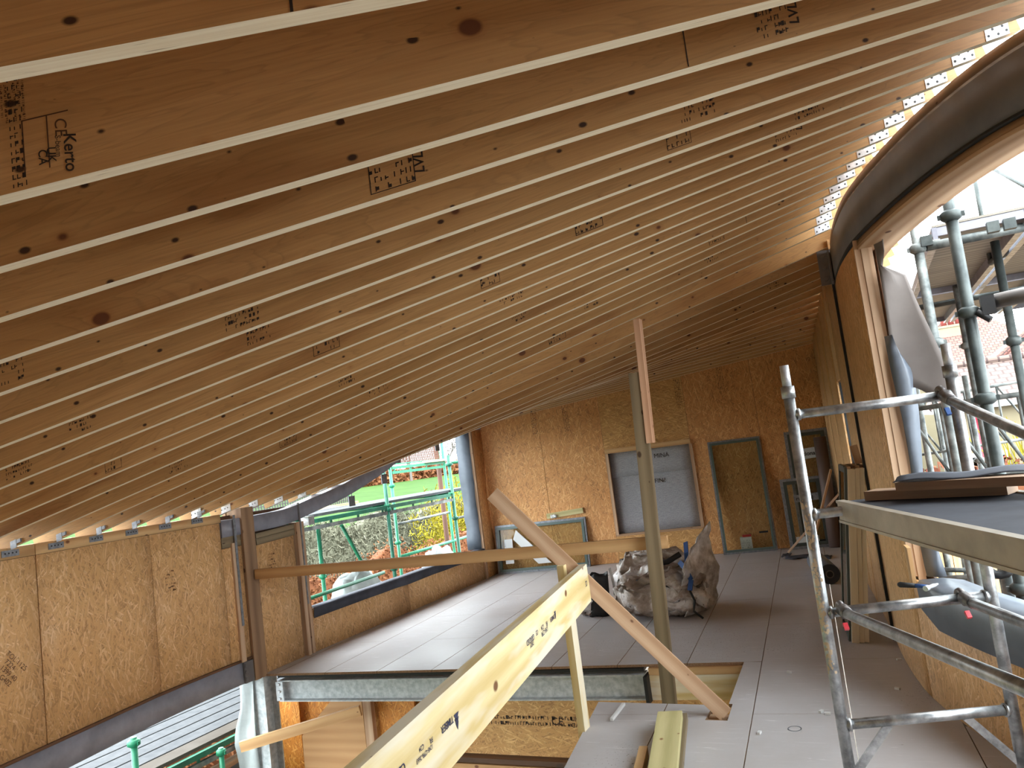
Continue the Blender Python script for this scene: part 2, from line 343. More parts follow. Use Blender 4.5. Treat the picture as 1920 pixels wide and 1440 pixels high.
        for i in range(R_ - 1):
            for j in (0, C_ - 1): s.face([g[i][j], g[i + 1][j], h[i + 1][j], h[i][j]], m)
        for j in range(C_ - 1):
            for i in (0, R_ - 1): s.face([g[i][j], g[i][j + 1], h[i][j + 1], h[i][j]], m)
        return s
    def disc(s, c, n, r, th, seg=10, m=0):
        c, n = Vector(c), Vector(n).normalized(); return s.tube([c, c + n * th], r, seg, m)
    def build(s, name, mats, parent=None, base=None, weld=True):
        me = bpy.data.meshes.new(name)
        pb = Vector((0, 0, 0)); q = parent
        while q: pb += Vector(q.location); q = q.parent
        if parent is None and base is None:
            lo = Vector([min(p[i] for p in s.v) for i in range(3)]); hi = Vector([max(p[i] for p in s.v) for i in range(3)])
            base = Vector(((lo.x + hi.x) / 2, (lo.y + hi.y) / 2, lo.z))
        base = Vector(base) - pb if base is not None else Vector((0, 0, 0))
        off = pb + base
        me.from_pydata([tuple(p - off) for p in s.v], [], s.f)
        ul = me.uv_layers.new(name='UVMap'); flat = [c for f in s.uv for uv in f for c in uv]; ul.data.foreach_set('uv', flat)
        me.polygons.foreach_set('material_index', s.mi); me.polygons.foreach_set('use_smooth', s.sm)
        for k in (mats if isinstance(mats, (list, tuple)) else [mats]): me.materials.append(M[k] if isinstance(k, str) else k)
        if weld:
            import bmesh
            b = bmesh.new(); b.from_mesh(me); bmesh.ops.remove_doubles(b, verts=b.verts, dist=1e-5)
            bmesh.ops.recalc_face_normals(b, faces=b.faces); b.to_mesh(me); b.free()
        o = bpy.data.objects.new(name, me); COL.objects.link(o); o.location = base
        if parent: o.parent = parent
        return o
def tag(o, label, cat, group=None):
    o['label'] = label; o['category'] = cat
    if group: o['group'] = group
    return o
def empty(name, loc, label=None, cat=None, group=None, kind=None):
    o = bpy.data.objects.new(name, None); COL.objects.link(o); o.location = loc; o.empty_display_size = .1
    if label: tag(o, label, cat, group)
    if kind: o['kind'] = kind
    return o
def struct(o): o['kind'] = 'structure'; return o
def text(body, size, org, xd, yd, mat, parent, name='print', th=.0008, sq=1.0, bold=.0):
    cu = bpy.data.curves.new('t', 'FONT'); cu.body = body; cu.size = size; cu.extrude = 0; cu.space_line = .95; cu.offset = bold * size
    ob = bpy.data.objects.new('t', cu); COL.objects.link(ob); bpy.context.view_layer.update()
    me0 = bpy.data.meshes.new_from_object(ob.evaluated_get(bpy.context.evaluated_depsgraph_get()))
    org, X, Y = Vector(org), Vector(xd).normalized(), Vector(yd).normalized(); Z = X.cross(Y).normalized(); Y = Z.cross(X)
    b = MB()
    for p in me0.polygons: b.face([org + X * me0.vertices[i].co.x * sq + Y * me0.vertices[i].co.y + Z * th for i in p.vertices])
    bpy.data.objects.remove(ob); bpy.data.curves.remove(cu); bpy.data.meshes.remove(me0)
    return b.build(name, mat, parent, weld=False) if b.f else None
def dashes(org, xd, yd, w, h, rows, rnd, mat, parent, name='print', fill=.7, box=True, th=.0008):
    org, X, Y = Vector(org), Vector(xd).normalized(), Vector(yd).normalized(); Z = X.cross(Y).normalized(); b = MB(); P = lambda x, y: org + X * x + Y * y + Z * th
    q = lambda x0, y0, x1, y1: b.face([P(x0, y0), P(x1, y0), P(x1, y1), P(x0, y1)])
    rh = h / rows
    for r in range(rows):
        x = 0
        while x < w:
            l = rnd.uniform(.012, .045) * max(w, .2) * 2
            if rnd.random() < fill:
                # a word: small strokes
                xx = x
                while xx < min(w, x + l):
                    q(xx, r * rh + rh * .2, xx + rh * .12, r * rh + rh * rnd.uniform(.6, .85))
                    if rnd.random() < .6: q(xx, r * rh + rh * rnd.choice((.2, .45, .7)), min(w, xx + rh * .4), r * rh + rh * .12 + rh * rnd.choice((.2, .45, .7)))
                    xx += rh * .5
            x += l + rh * .4
    if box:
        t = min(w, h) * .02
        for a in ((0, 0, w, t), (0, h, w, h + t), (0, 0, t, h), (w, 0, w + t, h)): q(*a)
    return b.build(name, mat, parent, weld=False)
RN = random.Random(3)

# ================================================================== plan of the building
def smooth_interp(xs, ys):
    xs, ys = np.array(xs, float), np.array(ys, float); m = np.gradient(ys, xs)
    def g(x):
        if x <= xs[0]: return float(ys[0] + m[0] * (x - xs[0]))
        if x >= xs[-1]: return float(ys[-1] + m[-1] * (x - xs[-1]))
        i = int(np.searchsorted(xs, x)) - 1; h = xs[i + 1] - xs[i]; t = (x - xs[i]) / h
        return float((2*t**3-3*t*t+1)*ys[i] + (t**3-2*t*t+t)*h*m[i] + (-2*t**3+3*t*t)*ys[i+1] + (t**3-t*t)*h*m[i+1])
    return g
XL = smooth_interp([-4, -2, 0, 2, 3.43, 3.82, 4.32, 4.92, 5.54, 6.2, 9, 12.5], [-4.7, -4.95, -5.24, -5.54, -5.757, -5.815, -5.895, -5.985, -6.02, -6.03, -6.03, -6.06])
XR = smooth_interp([2.0, 2.6, 3.4, 4.0, 4.887, 5.354, 5.767, 6.188, 6.726, 7.1, 12.7], [2.75, 2.0, 1.27, .81, .348, .175, .06, -.01, -.07, -.1, -.635])
BA = Vector((-6.2, 11.73, 0)); BD = Vector((.985, .172, 0)).normalized(); BN = Vector((-.172, .985, 0)).normalized()   # inner face of back wall
RJ = Vector((-.1, 7.1, 0)); RD = Vector((-.0955, .995, 0)).normalized(); RNn = Vector((.995, .0955, 0)).normalized()
def WL(y, z, o=0): return Vector((XL(y) - o, y, z))
def WR(y, z, o=0):
    d = .02; t = Vector((XR(y + d) - XR(y - d), 2 * d, 0)).normalized(); n = Vector((t.y, -t.x, 0)); return Vector((XR(y), y, z)) + n * o
def backp(s, z, o=0): return BA + BD * s + BN * o + UP * z
# ------------------------------------------------------------------ roof joists: end points of the underside
yl = {-14: -2.6, -13: -1.95, -12: -1.25, -11: -.75, -10: -.306, -9: .142, -8: .536, -7: .93, -6: 1.31, -5: 1.68, -4: 2.04, -3: 2.4, -2: 2.76, -1: 3.14}
for k in range(0, 22): yl[k] = 3.56 + .387 * k
yr = {-14: 2.72, -13: 2.95, -12: 3.15, -11: 3.35, -10: 3.56, -9: 3.78, -8: 4.0, -7: 4.18, -6: 4.36, -5: 4.54, -4: 4.73, -3: 4.91, -2: 5.08, -1: 5.25, 0: 5.44, 1: 5.63, 2: 5.83, 3: 6.08, 4: 6.36, 5: 6.65}
for k in range(6, 22): yr[k] = 7.2 + (12.60 - 7.2) * (k - 6) / 15
ZL = smooth_interp([-3, 5.5, 6.3, 7.1, 7.9, 8.4, 8.8, 9.2, 10.2, 11.4, 12], [1.69, 1.69, 1.70, 1.74, 1.87, 2.0, 2.12, 2.24, 2.42, 2.5, 2.53])
ZR = smooth_interp([2.7, 3.15, 3.56, 4.0, 4.5, 5.2, 6.0, 6.65, 7.2, 9, 11, 12.6], [3.30, 3.36, 3.41, 3.45, 3.445, 3.41, 3.385, 3.37, 3.34, 3.24, 3.12, 3.05])
JW, JH = .045, .36
def jl(k): return Vector((XL(yl[k]), yl[k], ZL(yl[k])))
def jr(k): return Vector((XR(yr[k]), yr[k], ZR(yr[k])))
ORD = ['nearest', 'second', 'third', 'fourth', 'fifth', 'sixth', 'seventh', 'eighth', 'ninth', 'tenth', 'eleventh', 'twelfth', 'thirteenth', 'fourteenth', 'fifteenth', 'sixteenth', 'seventeenth', 'eighteenth', 'nineteenth', 'twentieth',
       'twenty-first', 'twenty-second', 'twenty-third', 'twenty-fourth', 'twenty-fifth', 'twenty-sixth', 'twenty-seventh', 'twenty-eighth', 'twenty-ninth', 'thirtieth', 'thirty-first', 'thirty-second', 'thirty-third', 'thirty-fourth', 'thirty-fifth', 'last']
KS = list(range(-13, 22)); joists = {}
def jends(k):
    a, b = jl(k), jr(k); d = (b - a).normalized(); ext = .12 if k < 5 else .75
    return a - d * .16, b + d * (ext if k >= 5 else .06), d
for k in KS:
    p0, p1, d = jends(k); b = MB()
    b.bar(p0, p1, JW, JH, anchor=0, mats=[1, 0, 0, 0, 0, 0])
    j = b.build('roof_joist', ['lvl', 'edge'], None, p0); joists[k] = j
    i = k + 13
    if k < 5: where = 'pale-edged timber roof joist, %s from the top left corner of the ceiling' % ('first' if i == 0 else ORD[i])
    elif k == 21: where = 'last roof joist, lying along the top of the back wall'
    else: where = 'roof joist over the far end of the room, %s in front of the back wall' % ORD[20 - k].replace('nearest', 'next')
    tag(j, where, 'joist', 'roof joists')
# ceiling deck on top of the joists
b = MB()
g = []
for k in [-14] + KS:
    p0, p1, d = jends(k) if k > -14 else (jl(-14), jr(-14), None)
    if k == 21: p0 = p0 + Vector((0, .2, 0)); p1 = p1 + Vector((0, .25, 0))
    g.append([p0 + (p1 - p0) * t + UP * (JH + .001) for t in (-.03, .25, .5, .75, 1.0)])
g.insert(0, [Vector((p.x, -2.2 - .6 * i_, p.z)) if i_ else p + Vector((0, -1.2, 0)) for i_, p in enumerate(g[0])])  # ceiling extended out of view behind the camera to shut out light
for r_ in g[:2]: r_.append(r_[-1] + Vector((2.2, -.3 if r_ is g[1] else 0, 0)))
for r_ in g[2:]: r_.append(r_[-1] + (r_[-1] - r_[-2]) * .004)
b.sheet(g, .022, sm=False); c_ = struct(b.build('ceiling', 'ply'))
for ya_, yb2 in ((-2.6, 2.70), (-3.3, 2.46), (-4.0, 2.22), (-4.7, 1.98), (-5.4, 1.74)):      # joists carrying on unseen behind the camera, added to shade the first one
    b = MB(); b.bar(Vector((XL(ya_), ya_, ZL(ya_))), Vector((XR(yb2), yb2, ZR(2.72) - .02)), JW, JH, anchor=0, mats=[1, 0, 0, 0, 0, 0]); b.build('joist_behind', ['lvl', 'edge'], c_)
# ------------------------------------------------------------------ left wall
wl = empty('wall_left', (XL(6.2), 6.2, 0), kind='structure')
def curved(Wf, y0, y1, z0, z1, th, name, mat, par, o=0, n=6, zf=None):
    g = []
    ys = np.linspace(y0, y1, n + 1)
    top = [Wf(y, (zf(y) if zf else z1), o) for y in ys]; bot = [Wf(y, z0, o) for y in ys]
    b = MB(); b.sheet([bot, top], th); return b.build(name, mat, par)
FB = .2       # top of the steel floor beam, foot of the near wall
for y0, y1, zt in ((-1.6, .17), (.17, 1.37), (1.37, 2.57), (2.57, 3.765), (3.77, 4.92), (4.925, 5.86)) and [(-1.6, .165, 1.6), (.17, 1.365, 1.6), (1.37, 2.565, 1.6), (2.57, 3.762, 1.6), (3.77, 4.92, 1.6), (4.924, 5.78, 1.6)]:
    b = MB(); ys = np.linspace(y0, y1, 7)
    b.sheet([[WL(y, FB + .025) for y in ys], [WL(y, zt) for y in ys]], .018); b.build('osb_panel', 'osb_left', wl)
b = MB(); b.sheet([[WL(y, FB + .025) for y in (5.784, 5.9, 6.05)], [WL(y, 1.34) for y in (5.784, 5.9, 6.05)]], .018); b.build('osb_panel', 'osb_left', wl)
b = MB(); b.sheet([[WL(y, FB, -.012) for y in np.linspace(-1.6, 6.05, 20)], [WL(y, FB + .024, -.012) for y in np.linspace(-1.6, 6.05, 20)]], .14); b.build('sole_plate', 'dark_tim', wl)
for a0, a1 in ((-1.6, 3.765), (3.77, 5.8)):
    b = MB(); ys = np.linspace(a0, a1, 12); b.sheet([[WL(y, 1.603) for y in ys], [WL(y, 1.685) for y in ys]], .14); b.build('top_plate', 'pine', wl)
# packers under the end of the curved roof beam
for z0, z1, m in ((1.345, 1.40, 'treated'), (1.402, 1.45, 'treated')):
    b = MB(); b.bar(WL(5.79, z0), WL(6.05, z0), .09, z1 - z0, anchor=0, side=1); b.build('timber_packer', m, wl)
for z0, z1, y1 in ((1.31, 1.375, 6.95), (1.378, 1.43, 6.95)):
    b = MB(); b.bar(WL(6.27, z0), WL(y1, z0 + .03), .09, z1 - z0, anchor=0, side=1); b.build('timber_packer', 'treated', wl)
# wall beyond the post: narrow panel, stud pair, low wall under the window, end return
b = MB(); b.sheet([[WL(y, 0.001) for y in (6.12, 6.84)], [WL(6.12, 1.3), WL(6.84, 1.33)]], .018); b.build('osb_panel', 'osb_left', wl)
SILL = .49
b = MB(); b.sheet([[WL(y, 0.001) for y in (7.03, 9.0)], [WL(y, SILL - .03) for y in (7.03, 9.0)]], .018); b.build('osb_panel', 'osb_left', wl)
b = MB(); b.sheet([[WL(y, 0.001) for y in (9.004, 11.28)], [WL(y, SILL - .03) for y in (9.004, 11.28)]], .018); b.build('osb_panel', 'osb_left', wl)
b = MB(); b.sheet([[WL(y, 0.001) for y in (11.36, 11.76)], [WL(11.36, 2.52), WL(11.76, 2.53)]], .018); b.build('osb_panel', 'osb_back', wl)
b = MB(); b.bar(WL(6.90, 0, .03), WL(6.90, 1.47, .03), .055, .12, up=(1, 0, 0)); b.build('wall_stud', 'raw', wl)
b = MB(); b.bar(WL(6.985, 0, .05), WL(6.985, 1.47, .05), .045, .14, up=(1, 0, 0)); b.build('wall_stud', 'raw', wl)
b = MB(); b.bar(WL(6.945, .55, -.032), WL(6.945, 1.5, -.032), .022, .004, up=(1, 0, 0)); b.build('steel_strap', 'zdark', wl)
b = MB(); b.bar(WL(11.32, 0, .04), WL(11.32, 2.5, .04), .05, .14, up=(1, 0, 0)); b.build('wall_stud', 'raw', wl)
b = MB(); b.bar(WL(5.93, FB, .0), WL(5.93, 1.38, 0), .06, .05, up=(1, 0, 0)); b.build('wall_stud', 'raw', wl)
b = MB(); b.bar(WL(5.95, .55, -.03), WL(5.95, 1.66, -.03), .03, .004, up=(1, 0, 0)); b.build('steel_strap', 'zdark', wl)
# written note on the near panel
cp = onp(22, 1215, (XL(3.5), 3.5, 0), (1, .15, 0)); yv = Vector((XL(3.6) - XL(3.4), .2, 0))
text('TOL 1125\n  7224\n  1399 40\n   LG402', .05, WL(3.47, .95, -.019), yv * .96 - UP * .22, UP, 'inkf', wl, 'pencil_note', th=.001, sq=1.0)
dashes(WL(5.05, 1.06, -.019), yv, UP, .12, .2, 7, RN, 'inkf', wl, 'ink_stamp', box=False)
dashes(WL(6.4, .95, -.019), (0, 1, 0), UP, .1, .25, 9, RN, 'inkf', wl, 'ink_stamp', box=False)
# left window opening
w1 = empty('window_1', WL(9.1, SILL), kind='structure')
ys = np.linspace(7.03, 11.3, 14)
b = MB(); rw = random.Random(5)
b.sheet([[WL(y, SILL - .12 + rw.uniform(-.006, .006), -.022) for y in ys], [WL(y, SILL - .005, -.03 - rw.uniform(0, .008)) for y in ys], [WL(y, SILL + rw.uniform(0, .008), -.012) for y in ys], [WL(y, SILL + rw.uniform(0, .006), .1) for y in ys]], .004); b.build('sill_membrane', 'memb_d', w1)
b = MB(); zs = np.linspace(SILL, 2.45, 12)
b.sheet([[WL(11.27 - rw.uniform(0, .03), z, -.01) for z in zs], [WL(11.25 - rw.uniform(0, .04), z, .08) for z in zs], [WL(11.2 - rw.uniform(0, .05), z, .2) for z in zs]], .004); b.build('jamb_membrane', 'memb', w1)
b = MB(); zs = np.linspace(SILL, 1.45, 8)
b.sheet([[WL(7.05, z, .1) for z in zs], [WL(7.1 + rw.uniform(0, .04), z, .2) for z in zs]], .004); b.build('jamb_membrane', 'memb_d', w1)
# ------------------------------------------------------------------ back wall
bw = empty('wall_back', backp(3, 0), kind='structure')
k21a, k21b = jl(21), jr(21)
def btop(s):
    p = backp(s, 0); t = (p.x - k21a.x) / (k21b.x - k21a.x); return k21a.z + (k21b.z - k21a.z) * t
def bpanel(s0, s1, z0=0.001, z1=None, m='osb_back'):
    b = MB(); q = [backp(s0, z0), backp(s1, z0), backp(s1, btop(s1) + .1 if z1 is None else z1), backp(s0, btop(s0) + .1 if z1 is None else z1)]
    b.prism(q, BN * .018); return b.build('osb_panel', m, bw)
bpanel(.05, 1.172); bpanel(1.177, 2.214); bpanel(2.219, 3.60, 1.83, None, 'osb_hor'); bpanel(2.219, 3.60, .001, .42, 'osb_hor')
bpanel(3.604, 4.672); bpanel(4.677, 5.85)
for px, py in ((1012, 790), (1072, 785), (1283, 735), (1362, 705)):
    q = onp(px, py, BA, BN); dashes(q - BN * .001 - UP * .2 - BD * .05, UP, -BD, .42, .1, 4, RN, 'ink', bw, 'print', box=False, fill=.95)
# covered window with its timber lining
w2 = empty('window_2', backp(2.93, .44), kind='structure')
b = MB(); g = [[backp(s, z, .07 + .004 * math.sin(s * 9 + z * 5)) for s in np.linspace(2.25, 3.6, 8)] for z in np.linspace(.44, 1.80, 8)]
b.sheet(g, .003); b.build('window_membrane', 'wmemb', w2)
b = MB(); g = [[backp(s, z, .062 + .004 * math.sin(s * 7)) for s in np.linspace(2.28, 3.595, 8)] for z in np.linspace(1.36, 1.78, 4)]
b.sheet(g, .002); b.build('window_membrane', 'wmemb', w2)
b = MB(); b.bar(backp(2.225, 1.80, .01), backp(3.605, 1.80, .01), .14, .075, m=0); b.build('window_lining', 'pine', w2)
for s in (2.245, 3.60): b = MB(); b.bar(backp(s, .44, .03), backp(s, 1.76, .03), .05, .12, up=BN); b.build('window_lining', 'raw', w2)
b = MB(); b.bar(backp(2.225, .435, .04), backp(3.605, .435, .04), .12, .03); b.build('window_lining', 'raw', w2)
text('NO   MINA', .1, backp(2.75, 1.6, .055), BD, UP, 'ink', w2, 'handwriting')
text('B    FIN?', .1, backp(2.78, 1.2, .055), BD, UP, 'ink', w2, 'handwriting')
# ------------------------------------------------------------------ right wall
wr = empty('wall_right', WR(7.1, 0), kind='structure')
def rzt(y): return ZR(y) + .05
SL = (8.45, 9.02, 1.36, 2.25)                      # slot window
def rpanel(y0, y1, z0=0.001, z1=None, m='osb_left', n=4):
    ys = np.linspace(y0, y1, n + 1); b = MB()
    b.sheet([[WR(y, z0) for y in ys], [WR(y, z1 if z1 else rzt(y)) for y in ys]], -.018); return b.build('osb_panel', m, wr)
rpanel(7.125, 8.45); rpanel(8.455, 9.02, .001, SL[2]); rpanel(8.455, 9.02, SL[3]); rpanel(9.025, 10.2); rpanel(10.205, 11.4); rpanel(11.405, 12.62)
YJ = 5.66                                             # jamb of the big opening
SR = None
pj = onp(1705, 1078, WR(5.66, 0), RNn); SR = .78
rpanel(5.70, 7.095, .001, 3.0, n=8)
b = MB(); b.bar(WR(7.11, .002, .004), WR(7.11, 3.05, .004), .028, .05, up=RNn); b.build('dark_gap_strip', 'black', wr)  # black strip stands in for the dark gap between the boards
b = MB(); ys = np.linspace(3.0, 5.695, 12); b.sheet([[WR(y, .001) for y in ys if y > 4.45], [WR(y, SR - .02) for y in ys if y > 4.45]], -.018); b.build('osb_panel', 'osb_left', wr)
b = MB(); ys = np.linspace(2.2, 4.44, 10); b.sheet([[WR(y, .001) for y in ys], [WR(y, SR - .02) for y in ys]], -.018); b.build('osb_panel', 'osb_back', wr)
b = MB(); b.bar(WR(5.665, SR, .045), WR(5.665, 3.03, .045), .03, .11, up=RNn, side=.5); b.build('wall_stud', 'raw', wr)
b = MB(); b.bar(WR(5.71, .3, .06), WR(5.71, 3.02, .06), .14, .045, up=RNn); b.build('wall_stud', 'raw', wr)
b = MB(); b.bar(WR(5.57, SR - .02, -.032), WR(5.57, SR + .21, -.032), .15, .022, up=RNn); b.build('end_block', 'pine', wr)
w3 = empty('window_3', WR(5, SR, .1), kind='structure')
b = MB(); ys = np.linspace(2.2, 5.5, 16)
b.sheet([[WR(y, SR - .25 + (.08 if y > 5.4 else 0), -.03) for y in ys], [WR(y, SR - .02, -.035) for y in ys], [WR(y, SR + .005, -.015) for y in ys], [WR(y, SR + .004, .12) for y in ys], [WR(y, SR - .02, .24) for y in ys]], .004); b.build('sill_membrane', 'memb', w3)
# membrane hanging down the jamb, pale inner strip and loose curled flap
zs = np.linspace(SR, 2.35, 22); b = MB()
b.sheet([[WR(5.62 - .02 * math.sin(z * 4), z, .08 + .012 * math.sin(z * 5)) for z in zs], [WR(5.58 - .03 * math.sin(z * 3.3), z, .13 + .015 * math.sin(z * 7) - .03 * max(0, (z - 2.1) * 3)) for z in zs], [WR(5.58 - .04 * math.sin(z * 2.2 + 1), z - .1 * max(0, (z - 2.1) * 3), .17 + .03 * math.sin(z * 4) - .08 * max(0, (z - 2.1) * 3)) for z in zs]], .003); b.build('jamb_membrane', 'memb', w3)
b = MB(); g = []
for i, u in enumerate(np.linspace(0, 1, 10)):
    row = []
    for j, t in enumerate(np.linspace(0, 1, 16)):
        wdt = .10 + .19 * min(1, t * 1.2); curl = max(0, 1 - t * 4) * 2.6 * u
        row.append(WR(5.60 - .05 * u - .03 * math.sin(5 * t + 3 * u), 3.03 - 1.06 * t - .05 * u * t + .04 * math.sin(u * 6) * t, .095 + wdt * (u if curl == 0 else math.sin(curl) / 2.6)) + Vector((0, -.07 * (1 - math.cos(curl)), .03 * (1 - math.cos(curl)))))
    g.append(row)
b.sheet(g, .004); b.build('loose_membrane_flap', 'memb_b', w3)
# slot window: reveal lined with membrane, pale cut edge
w4 = empty('window_4', WR(8.7, SL[2], .02), kind='structure')
for y in (SL[0], SL[1]):
    b = MB(); b.sheet([[WR(y, z, o) for o in (.02, .18)] for z in (SL[2], SL[3])], .012); b.build('slot_reveal', 'memb' if y == SL[1] else 'raw', w4)
for z in (SL[2], SL[3]):
    b = MB(); b.sheet([[WR(y, z, o) for o in (.02, .18)] for y in (SL[0], SL[1])], .012); b.build('slot_reveal', 'raw', w4)
# backing added behind the boards to stop light through the seams
def add_backing(rows, par): b = MB(); b.sheet(rows, .015, sm=False); return b.build('seam_backing', 'dark_tim', par)
for y0, y1, z0, z1 in ((-1.6, 6.9, FB, 1.66), (6.0, 6.95, -.05, .3), (6.9, 11.32, 0, SILL - .04)): ys = np.linspace(y0, y1, 14); add_backing([[WL(y, z0, .13) for y in ys], [WL(y, z1, .13) for y in ys]], wl)
ys = (11.3, 11.9); add_backing([[WL(y, 0, .13) for y in ys], [WL(y, 2.5, .13) for y in ys]], wl)
ss = np.linspace(-.1, 6.0, 8); add_backing([[backp(t, -.3, .15) for t in ss], [backp(t, btop(t) + .34, .15) for t in ss]], bw)
for y0, y1, z0, z1 in ((7.1, 8.45, 0, 3.5), (8.45, 9.02, 0, SL[2]), (8.45, 9.02, SL[3], 3.4), (9.02, 12.75, 0, 3.2)): add_backing([[WR(y, z0, .15) for y in (y0, y1)], [WR(y, z1, .15) for y in (y0, y1)]], wr)
ys = np.linspace(2.2, 7.1, 14); add_backing([[WR(y, -.3, .15) for y in ys], [WR(y, SR - .03, .15) for y in ys]], wr); ys = (5.72, 6.4, 7.1); add_backing([[WR(y, SR, .15) for y in ys], [WR(y, 3.0, .15) for y in ys]], wr)
wfr = empty('wall_light_block', (-1, -1.7, 0), kind='structure')  # unseen walls added to keep light off the near ceiling
b = MB(); b.prism([(-5.6, -1.7, -3.6), (3.6, -1.7, -3.6), (3.6, -1.7, 4.2), (-5.6, -1.7, 2.2)], (0, -.02, 0)); b.build('osb_panel', 'osb_left', wfr)
ys = np.linspace(-1.7, 1.5, 8); b = MB(); b.sheet([[Vector((2.55 + .12 * (2.2 - y), y, 0)) for y in ys], [Vector((2.55 + .12 * (2.2 - y), y, 3.6)) for y in ys]], -.02); b.build('osb_panel', 'osb_left', wfr)
b = MB(); b.prism([(3.0, -1.7, -3.0), (3.0, 12.7, -3.0), (3.0, 12.7, -.05), (3.0, -1.7, -.05)], (.02, 0, 0)); b.build('osb_panel', 'osb_left', wfr)
# ------------------------------------------------------------------ floor
fl = empty('floor', (-2, 8, 0), kind='structure')
def clip(poly, a, bb):
    # keep the left side of a->b
    out = []; A, B = Vector(a), Vector(bb); sd = lambda p: (B.x - A.x) * (p[1] - A.y) - (B.y - A.y) * (p[0] - A.x)
    for i in range(len(poly)):
        p, q = poly[i], poly[(i + 1) % len(poly)]; sp, sq = sd(p), sd(q)
        if sp >= 0: out.append(p)
        if (sp >= 0) != (sq >= 0): t = sp / (sp - sq); out.append((p[0] + (q[0] - p[0]) * t, p[1] + (q[1] - p[1]) * t))
    return out
NE = lambda y: -2.146 + (5.526 - y) * .152          # left edge of near deck
yb = lambda x: BA.y + (x - BA.x) * BD.y / BD.x
convex = [[(-6.06, 6.20), (-1.234, 6.526), (XR(12.66) + .02, 12.66), (-6.08, yb(-6.08))],
          [(-1.234, 6.526), (XR(6.526) + .02, 6.526), (XR(7.1) + .02, 7.1), (XR(12.66) + .02, 12.66)],
          [(-1.190, 5.526), (XR(5.526) + .02, 5.526), (XR(6.526) + .02, 6.526), (-1.234, 6.526)],
          [(NE(5.21), 5.209), (-1.293, 5.209), (-1.293, 5.50), (NE(5.526), 5.526)],
          [(-1.147, 5.209), (XR(5.209) + .02, 5.209), (XR(5.526) + .02, 5.526), (-1.165, 5.526)],
          [(NE(4.4), 4.4), (XR(4.4) + .02, 4.4), (XR(5.209) + .02, 5.209), (NE(5.209), 5.209)],
          [(NE(3.4), 3.4), (XR(3.4) + .02, 3.4), (XR(4.4) + .02, 4.4), (NE(4.4), 4.4)],
          [(NE(-2.5), -2.5), (2.6, -2.5), (XR(3.4) + .02, 3.4), (NE(3.4), 3.4)]]
fd = Vector((-.075, .997)).normalized(); fx = Vector((fd.y, -fd.x))
for ci in range(-12, 8):
    off = (ci % 2) * 1.2
    for ri in range(-3, 8):
        u0, u1 = ci * .6 + .003, ci * .6 + .597; v0, v1 = ri * 2.4 + off - .6, ri * 2.4 + off + 1.797
        quad = [tuple(fx * u + fd * v) for u, v in ((u0, v0), (u1, v0), (u1, v1), (u0, v1))]
        b = MB()
        for cv in convex:
            p = quad
            for i in range(len(cv)):
                p = clip(p, cv[i], cv[(i + 1) % len(cv)])
                if len(p) < 3: break
            if len(p) >= 3:
                ar = sum(p[i][0] * p[(i + 1) % len(p)][1] - p[(i + 1) % len(p)][0] * p[i][1] for i in range(len(p)))
                if ar > .004:
                    P = [(x, y, -.022) for x, y in p]; b.prism(P, (0, 0, .022), 0, 1)
        if b.f: b.build('deck_panel', ['deck', 'deckedge'], fl, weld=False)
# joists and trimmer seen in the slot
ft = empty('floor_trimmer', (-1.6, 6.5, -.3), 'yellow timber trimmer joist under the far edge of the floor slot', 'joist')
b = MB(); b.bar((-2.02, 6.46, -.285), (-1.10, 6.52, -.285), .045, .2, anchor=0); b.build('joist', 'yellow', ft)
b = MB(); b.bar((-2.02, 6.47, -.083), (-1.10, 6.53, -.083), .06, .058, anchor=0); b.build('packer', 'pine', ft)
b = MB(); b.bar((-1.20, 6.5, -.3), (-1.12, 5.1, -.3), .05, .275, anchor=0); tag(b.build('floor_joist', 'dark_tim'), 'dark joist side along the right edge of the floor hole', 'joist')
b = MB(); b.bar((-2.15, 5.49, -.29), (-1.3, 5.45, -.29), .045, .265, anchor=0); tag(b.build('floor_joist', 'dark_tim'), 'dark joist under the near edge of the floor slot', 'joist')
b = MB(); b.bar((-1.30, 5.36, -.12), (-1.14, 5.36, -.12), .1, .09, anchor=0); tag(b.build('timber_block', 'raw'), 'small timber block in the floor notch below the brace foot', 'block')
b = MB(); b.bar((-1.30, 5.235, -.17), (-1.14, 5.235, -.17), .045, .09, anchor=0); tag(b.build('timber_block', 'pine'), 'narrow packer across the near end of the floor notch', 'block')
# ------------------------------------------------------------------ steel
def ibeam(p0, p1, h, w, tf=.012, tw=.012, mat='galv', name='beam', base=None):
    b = MB(); p0, p1 = Vector(p0), Vector(p1); b.bar(p0, p1, w, tf, anchor=0); b.bar(p0 + UP * (h - tf), p1 + UP * (h - tf), w, tf, anchor=0); b.bar(p0 + UP * tf, p1 + UP * tf, tw, h - 2 * tf, anchor=0); return b
gb = empty('galvanised_beam', (-4, 6.25, -.29), 'galvanised steel beam under the edge of the far floor deck', 'beam')
ibeam((-5.88, 6.30, -.285), (-2.06, 6.50, -.285), .21, .14).build('beam', 'galv', gb)
b = MB(); b.box((-5.86, 6.225, -.18), (.09, .012, .19), m=0)
for z in (-.25, -.18, -.11): b.disc((-5.86, 6.22, z), (0, -1, 0), .015, .016, 6, 0)
b.build('bolted_cleat', 'zinc', gb)
b = MB(); b.bar((-5.9, 6.30, -.05), (-2.06, 6.50, -.05), .1, .024, anchor=0); b.build('packing_strip', 'black', gb)
b = MB(); b.box((-2.03, 6.43, -.18), (.03, .16, .22)); tag(b.build('dark_gap_plate', 'black'), 'black plate standing in for the dark gap at the right end of the galvanised beam', 'plate')  # black box put where the gap past the beam is only dark
cf = empty('curved_floor_beam', WL(3, 0), 'curved grey steel floor beam below the left wall', 'beam')
